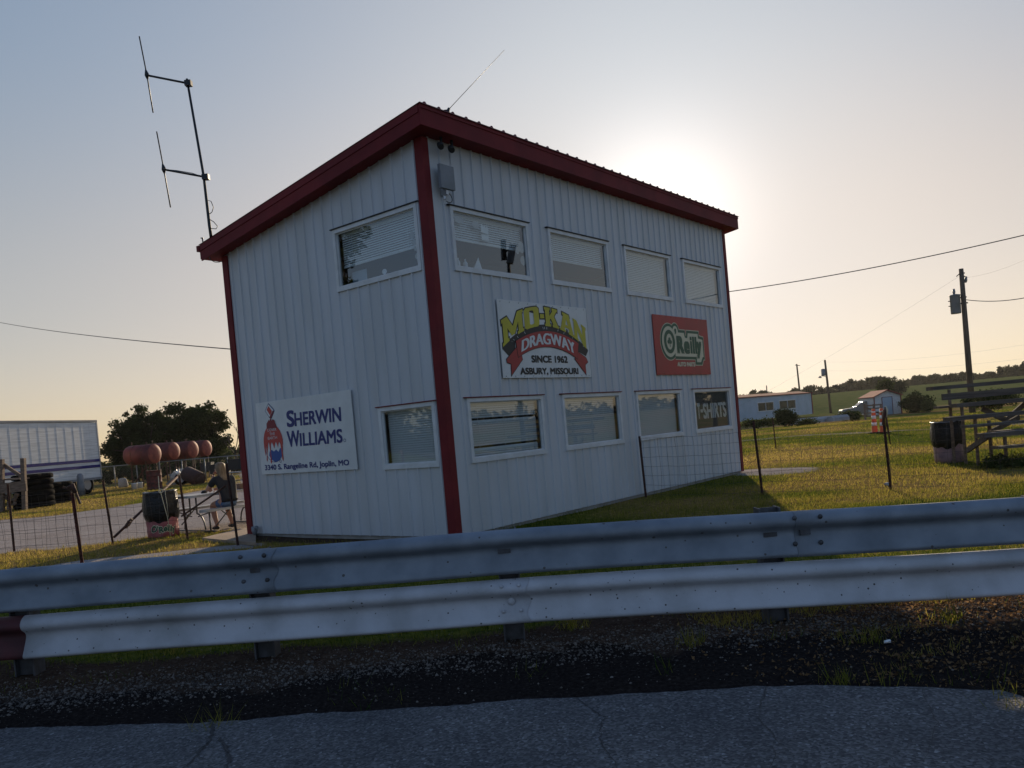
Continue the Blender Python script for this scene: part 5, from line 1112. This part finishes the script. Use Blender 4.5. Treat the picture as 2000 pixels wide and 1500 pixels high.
mb = MB(); zd = S(1735, 775, 86)[2]; mb.add([SHP(.30,-.012,zs0+.05), SHP(.66,-.012,zs0+.05), SHP(.66,-.012,zd), SHP(.30,-.012,zd)], [(0,1,2,3)]); mb.add([SHP(.30,-.006,zs0+.05), SHP(.66,-.006,zs0+.05), SHP(.66,-.006,zd), SHP(.30,-.006,zd)], [(3,2,1,0)]); mb.build('door', M['mobilewall'], sh_)
mb = MB(); 
for u in (.29, .67): mb.bar(SHP(u, -.01, zs0), SHP(u, -.01, zd), .05, .05)
mb.bar(SHP(.29, -.01, zd), SHP(.67, -.01, zd), .05, .05); mb.build('door_frame', M['red'], sh_)
# ------------------------------------------------------------------ pickup truck, bonnet to the left
tk0 = Vector(S(1641, 800, 90)); tdir = Vector((.987, -.159, 0)).normalized(); ztk = -.6
tk = thing('pickup_truck', 'tan pickup truck with the sun glinting off its windscreen, beside the shed', 'pickup truck', (tk0.x, tk0.y, ztk), math.atan2(tdir.y, tdir.x)); TK = WM[tk.name]
def X5(x, y, z): return TK @ Vector((x, y, z))
def hull(secs):     # closed loops of equal length along the car
    mb = MB(); m = len(secs[0]); vs = [X5(*p) for s_ in secs for p in s_]
    fs = [(i*m+j, i*m+(j+1) % m, (i+1)*m+(j+1) % m, (i+1)*m+j) for i in range(len(secs)-1) for j in range(m)] + [tuple(range(m))[::-1], tuple((len(secs)-1)*m+j for j in range(m))]
    return mb.add(vs, fs)
def sec(x, z0_, z1_, w, wt): return [(x, -w, z0_), (x, w, z0_), (x, w, (z0_+z1_)/2+.1), (x, wt, z1_), (x, -wt, z1_), (x, -w, (z0_+z1_)/2+.1)]
hull([sec(0, .45, .85, .82, .72), sec(.1, .38, .98, .9, .82), sec(1.3, .36, 1.08, .92, .86), sec(1.45, .36, 1.10, .92, .86), sec(3.2, .36, 1.10, .92, .86), sec(3.25, .36, 1.06, .92, .88), sec(5.0, .40, 1.06, .92, .88), sec(5.1, .45, 1.0, .9, .85)]).build('body', M['truckpaint'], tk)
hull([sec(1.5, 1.09, 1.12, .84, .82), sec(2.22, 1.09, 1.63, .84, .68), sec(2.9, 1.09, 1.68, .84, .68), sec(3.2, 1.09, 1.12, .84, .82)]).build('cab', M['truckpaint'], tk)
sl_ = Vector((1.5-2.20, 0, 1.12-1.66)); nw = Vector((-.56, 0, .72))
mb = MB(); dd = Vector((-.56, 0, .72))*.03; q = [Vector((1.53, -.77, 1.135))+dd, Vector((1.53, .77, 1.135))+dd, Vector((2.19, .65, 1.651))+dd, Vector((2.19, -.65, 1.651))+dd]; mb.add([X5(*p) for p in q], [(0, 3, 2, 1)]); mb.build('windscreen', M['windshield'], tk)
for sg_ in (-1, 1):
    mb = MB(); y = lambda z: sg_*(.845-.26*(z-1.1)*1.05+.012); q = [(1.75, y(1.16), 1.16), (2.9, y(1.16), 1.16), (2.85, y(1.58), 1.58), (2.28, y(1.58), 1.58)]; mb.add([X5(*p) for p in q], [(0, 1, 2, 3)] if sg_ < 0 else [(3, 2, 1, 0)]); mb.build('side_window', M['windshield'], tk)
    for x_ in (.85, 4.1): wheel(X5(x_, sg_*.80, .38), TK.to_3x3() @ Vector((0, sg_, 0)), .38, .24, tk)
    mb = MB(); mb.box(X5(.02, sg_*.62, .78), (.08, .26, .14), math.atan2(tdir.y, tdir.x)); mb.build('headlight', M['reflect'], tk)
mb = MB(); mb.box(X5(-.05, 0, .5), (.12, 1.75, .18), math.atan2(tdir.y, tdir.x)); mb.build('bumper', M['rim'], tk)
# gate by the truck
gt = thing('field_gate', 'dark wooden gate panel in front of the shed corner', 'gate', G(1700, 812)); YG = 76
mb = MB(); 
for y_ in (791.5, 798, 806, 812): mb.bar(Vector(S(1687, y_+1.5, YG)), Vector(S(1721, y_-1.5, YG)), .05, .13)
mb.bar(Vector(S(1688, 794, YG)), Vector(S(1720, 809, YG)), .05, .10); mb.build('rail', M['wood'], gt)
mb = MB()
for x_ in (1688, 1706, 1720): mb.bar(Vector(S(x_, 789, YG)), (S(x_, 789, YG)[0], YG, -.6), .14, .14)
mb.build('post', M['wood'], gt)
# low concrete barriers
for k, (p0, p1) in enumerate((((1546, 822), (1582, 818.5)), ((1584, 818), (1618, 814)), ((1620, 813.5), (1652, 810)))):
    a, b_ = Vector(S(*p0, 62)), Vector(S(*p1, 63)); o_ = MB(); dv = (b_-a); dv.z = 0; L_ = dv.length; dv.normalize(); pv = Vector((-dv.y, dv.x, 0)); h_ = a.z
    o_.prism([(-.3, -.1), (.3, -.1), (.3, .15), (.12, .32), (.08, h_), (-.08, h_), (-.12, .32), (-.3, .15)], lambda s, t, n: Vector((a.x, a.y, 0))+pv*s+dv*n+Vector((0, 0, t)), L_)
    tag(o_.build('concrete_barrier', M['barrierc']), ('pale low concrete barrier beside the round dark bush', 'pale low concrete barrier in the middle of the row of three', 'pale low concrete barrier nearest the truck')[k], 'barrier', 'low concrete barriers')
# ------------------------------------------------------------------ utility poles
def upole(name, label, top, basepx, Y, r0_, r1_, group='wooden utility poles'):
    b_ = Vector(S(*basepx, Y)); t = Vector(S(*top, Y)); zb = float(height(np.array(b_.x), np.array(b_.y))); d = (t-b_)/(t.z-b_.z); base = b_+d*(zb-b_.z)
    o_ = thing(name, label, 'utility pole', base, 0, group); mb = MB(); mb.tube([base-Vector((0, 0, .2)), base.lerp(t, .5), t], [r0_, (r0_+r1_)/2, r1_], 12); mb.build('pole', M['pole'], o_); return o_, t
YP = 50
up1, t1 = upole('utility_pole', 'nearest wooden utility pole carrying a grey transformer', (1877, 525), (1898, 790), YP, .19, .13)
c = Vector(S(1866, 594, YP)); mb = MB(); mb.lathe([(.27, -.58), (.29, -.52), (.29, .48), (.31, .50), (.31, .55), (.10, .60)], Matrix.Translation(c), 20); mb.build('transformer', M['greymetal'], up1)
mb = MB(); mb.tube([c+Vector((-.06, -.05, .58)), c+Vector((-.06, -.05, .72)), c+Vector((-.06, -.05, .92))], [.05, .09, .06], 8); mb.tube([Vector(S(1887, 540, YP)), Vector(S(1886, 548, YP)), Vector(S(1886, 552, YP))], [.06, .10, .06], 8); mb.build('insulator', M['greymetal'], up1)
mb = MB(); mb.bar(c+Vector((.25, 0, .35)), c+Vector((.7, 0, .38)), .06, .08); mb.bar(c+Vector((.25, 0, .0)), c+Vector((.75, 0, .02)), .06, .08); mb.bar(c+Vector((-.42, 0, .2)), c+Vector((-.2, 0, .2)), .04, .05); mb.bar(c+Vector((-.42, 0, -.1)), c+Vector((-.2, 0, -.1)), .04, .05)
mb.bar(Vector(S(1880, 534, YP)), Vector(S(1884, 533, YP)), .05, .08); mb.bar(Vector(S(1878, 538, YP)), Vector(S(1887, 541, YP)), .04, .05); mb.bar(Vector(S(1868, 540, YP)), Vector(S(1875, 534, YP)), .03, .05); mb.build('bracket', M['dark'], up1)
up2, t2 = upole('utility_pole', 'distant utility pole with a yard light and a small transformer', (1611, 703), (1622, 800), 108, .17, .12)
c = Vector(S(1608, 727, 108)); mb = MB(); mb.lathe([(.24, -.45), (.26, -.4), (.26, .4), (.1, .45)], Matrix.Translation(c), 14); mb.build('transformer', M['greymetal'], up2)
mb = MB(); mb.tube([Vector(S(1614, 735, 108)), Vector(S(1604, 734, 108)), Vector(S(1602, 736, 108))], .05, 6); mb.tube([Vector(S(1602, 734.5, 108)), Vector(S(1601.5, 738, 108))], [.12, .22], 10); mb.build('yard_light', M['greymetal'], up2); mb = MB(); mb.bar(Vector(S(1605, 722, 108)), Vector(S(1612, 725, 108)), .05, .06); mb.build('bracket', M['greymetal'], up2)
up3, t3 = upole('utility_pole', 'distant plain utility pole behind the mobile building', (1556, 711), (1563, 775), 140, .17, .12)
mb = MB(); mb.bar(Vector(S(1553, 713, 140)), Vector(S(1563, 714, 140)), .08, .10); mb.build('crossarm', M['pole'], up3)
upole('utility_pole', 'short bare pole top showing above the mobile building roof', (1497, 753), (1499, 780), 150, .12, .09)
wire(S(1889, 542, YP), S(2080, 465, 38), .3, 'power_line', 'thin line rising right from the top of the nearest utility pole', .004)
wire(S(1884, 585, YP), S(2080, 560, 42), .35, 'power_line', 'thicker line running right from the middle of the nearest utility pole', .022)
wire(S(1876, 538, YP), S(1430, 800, 88), .3, 'power_line', 'faint line from the nearest utility pole down to the left', .004)
wire(S(1611, 707, 108), S(2080, 660, 70), .6, 'power_line', 'upper faint line right of the distant utility poles', .004)
wire(S(1613, 724, 108), S(2080, 690, 70), .5, 'power_line', 'lower faint line right of the distant utility poles', .004)
wire(S(1556, 712, 140), S(1611, 705, 108), .3, 'power_line', 'faint line between the two distant utility poles', .004)

# ------------------------------------------------------------------ trees and bushes
def leaves(centres, radii, n, size, tone0=.0, flat=.9):
    centres = np.array(centres, float); radii = np.array(radii, float)
    w = (radii.prod(1))**.7; w /= w.sum(); k = rng.choice(len(centres), n, p=w)
    u = rng.normal(size=(n, 3)); u /= np.linalg.norm(u, axis=1)[:, None]; rr = rng.random(n)**.5*1.12
    p = centres[k] + u*radii[k]*rr[:, None]*(1+.15*rng.normal(size=(n, 1)))
    a = rng.normal(size=(n, 3)); a /= np.linalg.norm(a, axis=1)[:, None]; b_ = np.cross(a, rng.normal(size=(n, 3))); b_ /= np.linalg.norm(b_, axis=1)[:, None]
    s_ = size*(.5+rng.random(n))[:, None]; q = np.stack([p-a*s_, p+b_*s_*.55, p+a*s_, p-b_*s_*.55], 1)
    tone = np.clip(tone0 + .5*rng.random(n)*.6 + .35*rng.random(len(centres))[k], 0, 1)
    return q.reshape(-1, 3), np.arange(4*n).reshape(-1, 4), np.repeat(tone, 4)
def clumps(c, r, n, cr, jit=1.):
    cs, rs = [], []
    for _ in range(n):
        u = rng.normal(size=3); u /= np.linalg.norm(u); t = rng.random()**.45
        cs.append(np.array(c)+u*np.array(r)*t*jit); q = cr*(.55+.8*rng.random()); rs.append((q, q, q*.8))
    return cs, rs
def trunk_mb(base, forks, r):
    mb = MB()
    for pts, rr in forks: mb.tube(pts, rr, 7)
    return mb
def tree(name, label, base, crowns, nleaf, lsize, m, trunk_h, r0_, group=None, cat='tree', nclump=40, cr=.9, tone=0.):
    """crowns: list of (centre, radii)"""
    o_ = thing(name, label, cat, base, 0, group); base = Vector(base); mb = MB()
    for (c, r_) in crowns:
        c = Vector(c); fork = base+Vector((0, 0, trunk_h*.5)); mb.tube([base-Vector((0, 0, .2)), fork, fork.lerp(c, .5)+Vector((random.uniform(-.2, .2), 0, 0)), c+Vector((0, 0, r_[2]*.3))], [r0_, r0_*.8, r0_*.45, r0_*.12], 7)
        for _ in range(6):
            e_ = c+Vector((random.uniform(-1, 1)*r_[0]*.8, random.uniform(-1, 1)*r_[1]*.8, random.uniform(-.6, .8)*r_[2])); s0 = fork.lerp(c, random.uniform(.3, .9)); mb.tube([s0, s0.lerp(e_, .5)+Vector((0, 0, .15)), e_], [r0_*.3, r0_*.18, r0_*.05], 5)
    mb.build('trunk', M['bark'], o_)
    cs, rs = [], []
    vol = sum(r_[0]*r_[2] for _, r_ in crowns)
    for c, r_ in crowns:
        a, b_ = clumps(c, r_, max(4, int(nclump*r_[0]*r_[2]/vol)), cr, .93); cs += a; rs += b_
    v, f, t = leaves(cs, rs, nleaf, lsize, tone); np_mesh('crown', v, f, m, o_, attr=dict(tone=t)); return o_
def sc(px, py, Y): return S(px, py, Y)
Yt = 66
tb = Vector((sc(300, 900, Yt)[0], Yt, 0))
k_ = Yt/FPX
tree('broad_tree', 'broad dark bushy tree behind the red tanks', tb, [(sc(278, 838, Yt), (48*k_, 2.6, 44*k_)), (sc(345, 832, Yt), (48*k_, 2.8, 44*k_)), (sc(395, 832, Yt+.5), (44*k_, 2.5, 44*k_)), (sc(240, 868, Yt), (34*k_, 2., 34*k_)), (sc(310, 878, Yt), (95*k_, 2.5, 26*k_)), (sc(410, 866, Yt), (34*k_, 2., 28*k_)), (sc(232, 885, Yt), (28*k_, 2., 24*k_))], 62000, .105, M['leafdark'], 2.2, .22, nclump=330, cr=.48)
bt = thing('bare_tree', 'small bare tree showing left of the red corner trim', 'tree', (sc(455, 890, 60)[0], 60, 0)); mb = MB(); rt0 = Vector((sc(462, 890, 60)[0], 60, 0)); tp = Vector(sc(455, 800, 60))
random.seed(11)
def twig(a, d, L_, r_, dep):
    b_ = a+d*L_; mb.tube([a, a.lerp(b_, .5)+Vector((random.uniform(-.05, .05), 0, 0))*L_, b_], [r_, r_*.8, r_*.6], 4)
    if dep == 0: return
    for _ in range(3): twig(a.lerp(b_, random.uniform(.5, 1)), (d+Vector((random.uniform(-.8, .8), random.uniform(-.6, .6), random.uniform(-.1, .6)))).normalized(), L_*random.uniform(.5, .75), r_*.6, dep-1)
twig(rt0, Vector((-.05, 0, 1)), 1.7, .07, 4); mb.build('branches', M['bark'], bt)
def bush(label, px, py, Y, rw, rh, n, ls, m, tone=0., cr=.4, group='bushes on the field', name='bush'):
    c = np.array(sc(px, py, Y)); z = float(height(np.array(c[0]), np.array(c[1]))); k_ = Y/FPX
    return tree(name, label, (c[0], Y, z), [(c, (rw*k_, rw*k_*.8, rh*k_))], n, ls, m, .3, .06, group, 'bush', 26, cr, tone)
bush('round dark bush in front of the mobile building', 1533, 817, 60, 19, 14, 6000, .07, M['leafdark'])
bush('dark shrub mound right of the small shed', 1785, 787, 84, 26, 17, 4000, .11, M['leafdark'], cr=.6)
bush('lower tawny shrub beside the dark mound', 1812, 795, 82, 14, 9, 1500, .10, M['leafmid'], .3)
tree('young_tree', 'bright green young tree just behind the shed roof', (sc(1727, 770, 120)[0], 120, -.4), [(sc(1727, 753, 120), (15*120/FPX, 1, 12*120/FPX))], 2600, .13, M['leafmid'], 1., .1, nclump=22, cr=.55, tone=.1)
tree('grey_tree', 'rounded grey-green tree right of the young tree, behind the shed', (sc(1748, 770, 150)[0], 150, 0), [(sc(1750, 756, 150), (20*150/FPX, 1.5, 15*150/FPX))], 2600, .17, M['leaffar'], 1., .14, nclump=26, cr=.8, tone=.1)
bush('low scrub left of the round bush under the mobile building', 1480, 827, 62, 40, 4, 2400, .08, M['leafmid'], .15, .3)
bush('weedy brush pile on the right side of the round bush', 1575, 826, 61, 18, 4, 1200, .07, M['leafmid'], .2, .3)
bush('scrubby weeds growing behind the bleacher planks', 1930, 783, 40, 46, 14, 5200, .06, M['leafmid'], .2, .35)
bush('weedy tall grass around the foot of the bleachers', 1975, 905, 15.0, 52, 11, 4200, .03, M['leafmid'], .35, .14)
bush('dark brush in front of the pickup truck', 1665, 812, 70, 24, 6, 2000, .08, M['leafmid'], .1, .35)
# far belt of woodland
def belt(name, label, items, m, ls, per):
    cs, rs = [], []
    for (c, r_) in items: a, b_ = clumps(c, r_, 12, min(r_[2], r_[0])*.55); cs += a; rs += b_
    v, f, t = leaves(cs, rs, per*len(items), ls, .1); return tag(np_mesh(name, v, f, m, attr=dict(tone=t)), label, 'woodland', kind='stuff')
items = []
prof_top = [(1435, 776), (1470, 764), (1485, 758), (1500, 770), (1530, 768), (1560, 758), (1590, 754), (1612, 762), (1632, 754), (1660, 746), (1690, 740), (1720, 737), (1745, 746), (1765, 746), (1790, 736), (1830, 731), (1870, 727), (1905, 727), (1940, 722), (1970, 714), (2000, 711), (2060, 702), (2150, 690), (2300, 676), (2500, 660)]
for x in np.arange(1420, 2600, 15.):
    Y = 260+20*math.sin(x*.05); yt = np.interp(x, [p[0] for p in prof_top], [p[1] for p in prof_top])+random.uniform(-3, 4); hz = 836.2-.0875*(x-1000); zb = float(height(np.array((x-1000)/FPX*Y), np.array(Y))); yb = hz-(zb-1.5)*FPX/Y
    if x < 1600: yt = min(yt, yb-8)
    c = S(x, (yt+yb)/2, Y); items.append((c, (13*Y/FPX, 4, max(1., (yb-yt)/2*Y/FPX)))); items.append((S(x, yb-3, Y-3), (14*Y/FPX, 2, 6*Y/FPX)))
belt('far_woodland', 'hazy belt of distant trees along the field on the right', items, M['leaffar'], .40, 800)
items = []
for x in np.arange(170, 640, 12.):
    Y = 120+25*math.sin(x*.07); hz = 836.2-.0875*(x-1000); yt = hz-random.uniform(1, 9)-(6 if 380 < x < 480 else 0); c = S(x, (yt+hz+16)/2, Y); items.append((c, (9*Y/FPX, 2.5, max(.6, (hz+18-yt)/2*Y/FPX))))
belt('scrub_woodland', 'low line of scrub and trees beyond the tanks on the left', items, M['leafmid'], .28, 260)
items = []
for x in np.arange(200, 480, 9.):
    Y = 58; c = S(x, 925+random.uniform(-14, 4)-.0875*(x-300), Y); items.append((c, (7*Y/FPX, 1., random.uniform(9, 16)*Y/FPX)))
belt('undergrowth', 'dark undergrowth and clutter below the red tanks', items, M['leafdark'], .13, 260)
# a pole with two flat aerials standing to the right, outside the picture; it shows mirrored in the nearest upper pane
def MR(px, py, t, face='L'):
    d = Vector(ray(px, py)).normalized(); n = -Vector((N0[0], N0[1], 0)) if face == 'L' else -Vector((E0[0], E0[1], 0)); o0 = Vector((0, 0, CAMH)); p0 = Vector((A0[0], A0[1], 0))
    h_ = o0+d*((p0-o0).dot(n)/d.dot(n)); return h_ + (d-2*d.dot(n)*n)*t
mb_b = MR(996, 538, 17); ap = thing('aerial_pole', 'pole with two dark flat aerials standing beyond the right end of the bleachers', 'aerial pole', (mb_b.x, mb_b.y, 0))
mb = MB(); mb.tube([(mb_b.x, mb_b.y, -.1), (mb_b.x, mb_b.y, mb_b.z*.5), mb_b, MR(995, 515, 17), MR(998, 485, 17)], [.10, .09, .07, .06, .05], 8); mb.build('pole', M['dark'], ap)
mb = MB(); mb.bar(MR(984, 468, 17.2), MR(986, 508, 17.2), .14, .2); mb.build('aerial', M['dark'], ap)
mb = MB(); mb.bar(MR(1003, 478, 17), MR(997, 514, 17), .22, .24); mb.build('aerial', M['greymetal'], ap)
mb = MB(); mb.bar(MR(985, 492, 17.1), MR(1000, 486, 17.1), .06, .06); mb.build('bracket', M['dark'], ap)
# trees beyond both sides of the picture, seen mirrored in the window panes
for k, (x, y, h_, lb) in enumerate(((34, 14, 7, 'tall roadside tree standing away to the right beyond the bleachers'), (60, 46, 8, 'large spreading tree far right across the field'), (-46, 2, 9, 'big tree at the left end of the drag strip'))):
    tree('roadside_tree', lb, (x, y, 0), [((x, y, h_*.62), (h_*.45, h_*.45, h_*.36))], 5000, .20, M['leafdark'], h_*.5, .25, 'roadside trees', nclump=50, cr=1.1)
mt_ = MR(666, 478, 24, 'S'); tree('roadside_tree', 'tall slim tree standing far left of the gravel lot', (mt_.x, mt_.y, 0), [(tuple(mt_), (1.3, 1.3, 1.2)), ((mt_.x+.3, mt_.y-.6, mt_.z-3.), (2.2, 2.2, 1.6))], 3600, .13, M['leafmid'], 4., .2, 'roadside trees', nclump=60, cr=.5)
items = []
for a in np.arange(50, 172, 1.6): items.append(((240*math.sin(R(a)), 240*math.cos(R(a)), 3.2+random.uniform(-1, 1.5)), (4.5, 4.5, 5)))
for a in np.arange(-175, -40, 1.8): items.append(((200*math.sin(R(a)), 200*math.cos(R(a)), 3.5+random.uniform(-1, 1.5)), (4.5, 4.5, 4.5)))
belt('far_woodland', 'distant wood ringing the fields to the sides and rear', items, M['leaffar'], .85, 380)
# dry mulch and leaf litter, added to catch sun and brighten the right shoulder
def chips(n, xr, yr, keep):
    x, y = rng.uniform(*xr, n), rng.uniform(*yr, n); k = keep(x, y); x, y = x[k], y[k]; n = len(x)
    a = rng.normal(size=(n, 3))*np.array([1, 1, .5]); a /= np.linalg.norm(a, axis=1)[:, None]; b_ = np.cross(a, rng.normal(size=(n, 3))); b_ /= np.linalg.norm(b_, axis=1)[:, None]
    s_ = (.004+.014*rng.random(n)**2)[:, None]; p = np.stack([x, y, height(x, y)+.004+.012*rng.random(n)], -1); q = np.stack([p-a*s_, p+b_*s_*.5, p+a*s_, p-b_*s_*.5], 1)
    return q.reshape(-1, 3), np.arange(4*n).reshape(-1, 4), np.repeat(rng.random(n), 4)
v, f, t = chips(26000, (.6, 5.), (3.9, 6.5), lambda x, y: (y > road_y(x)+.03) & (rng.random(len(x)) < sstep(.8, 2.6, x)*(.25+1.1*fbm(x, y, .5, 83))))
tag(np_mesh('leaf_litter', v, f, leaf_mat('dry_mulch', [(.07,.04,.022), (.20,.115,.055), (.36,.23,.12)], .35), attr=dict(tone=t)), 'dry brown mulch and leaf litter added to brighten the sunlit end of the shoulder', 'leaf litter', kind='stuff')
# litter
for k, (px, py) in enumerate(((1733, 1259),)):
    c = Vector(G(px, py)); c.z = float(height(np.array(c.x), np.array(c.y)))+.012; mb = MB(); mb.add([c+Vector(q) for q in ((-.024, -.012, 0), (.02, -.011, .003), (.024, .010, .010), (-.013, .014, .003), (0, .0, .012))], [(0, 1, 4), (1, 2, 4), (2, 3, 4), (3, 0, 4)])
    mb.add([c+Vector(q)-Vector((0, 0, .005)) for q in ((-.024, -.012, 0), (.02, -.011, .0), (.024, .010, .0), (-.013, .014, .0))], [(3, 2, 1, 0)]); tag(mb.build('litter', M['reflect']), ('crumpled white scrap on the gravel shoulder by the guardrail', 'small pale scrap at the right edge of the shoulder')[k], 'litter', 'white scraps on the shoulder')
# ------------------------------------------------------------------ evening haze: one closed box of thin air round the camera and everything
hb = MB(); hb.box((0, 60, 8.), (1500, 1500, 36.)); hz_m = bpy.data.materials.new('haze'); hz_m.use_nodes = True
for q in list(hz_m.node_tree.nodes):
    if q.type != 'OUTPUT_MATERIAL': hz_m.node_tree.nodes.remove(q)
pv_ = hz_m.node_tree.nodes.new('ShaderNodeVolumePrincipled'); pv_.inputs['Color'].default_value = (.9, .88, .85, 1); pv_.inputs['Density'].default_value = HAZE; pv_.inputs['Anisotropy'].default_value = .35
hz_m.node_tree.links.new(pv_.outputs[0], [q for q in hz_m.node_tree.nodes if q.type == 'OUTPUT_MATERIAL'][0].inputs['Volume'])
if HAZE > 0: tag(hb.build('haze', hz_m), 'thin evening haze filling the air over the whole place', 'haze', kind='stuff')
scene.cycles.samples = 128
scene.render.film_transparent = False
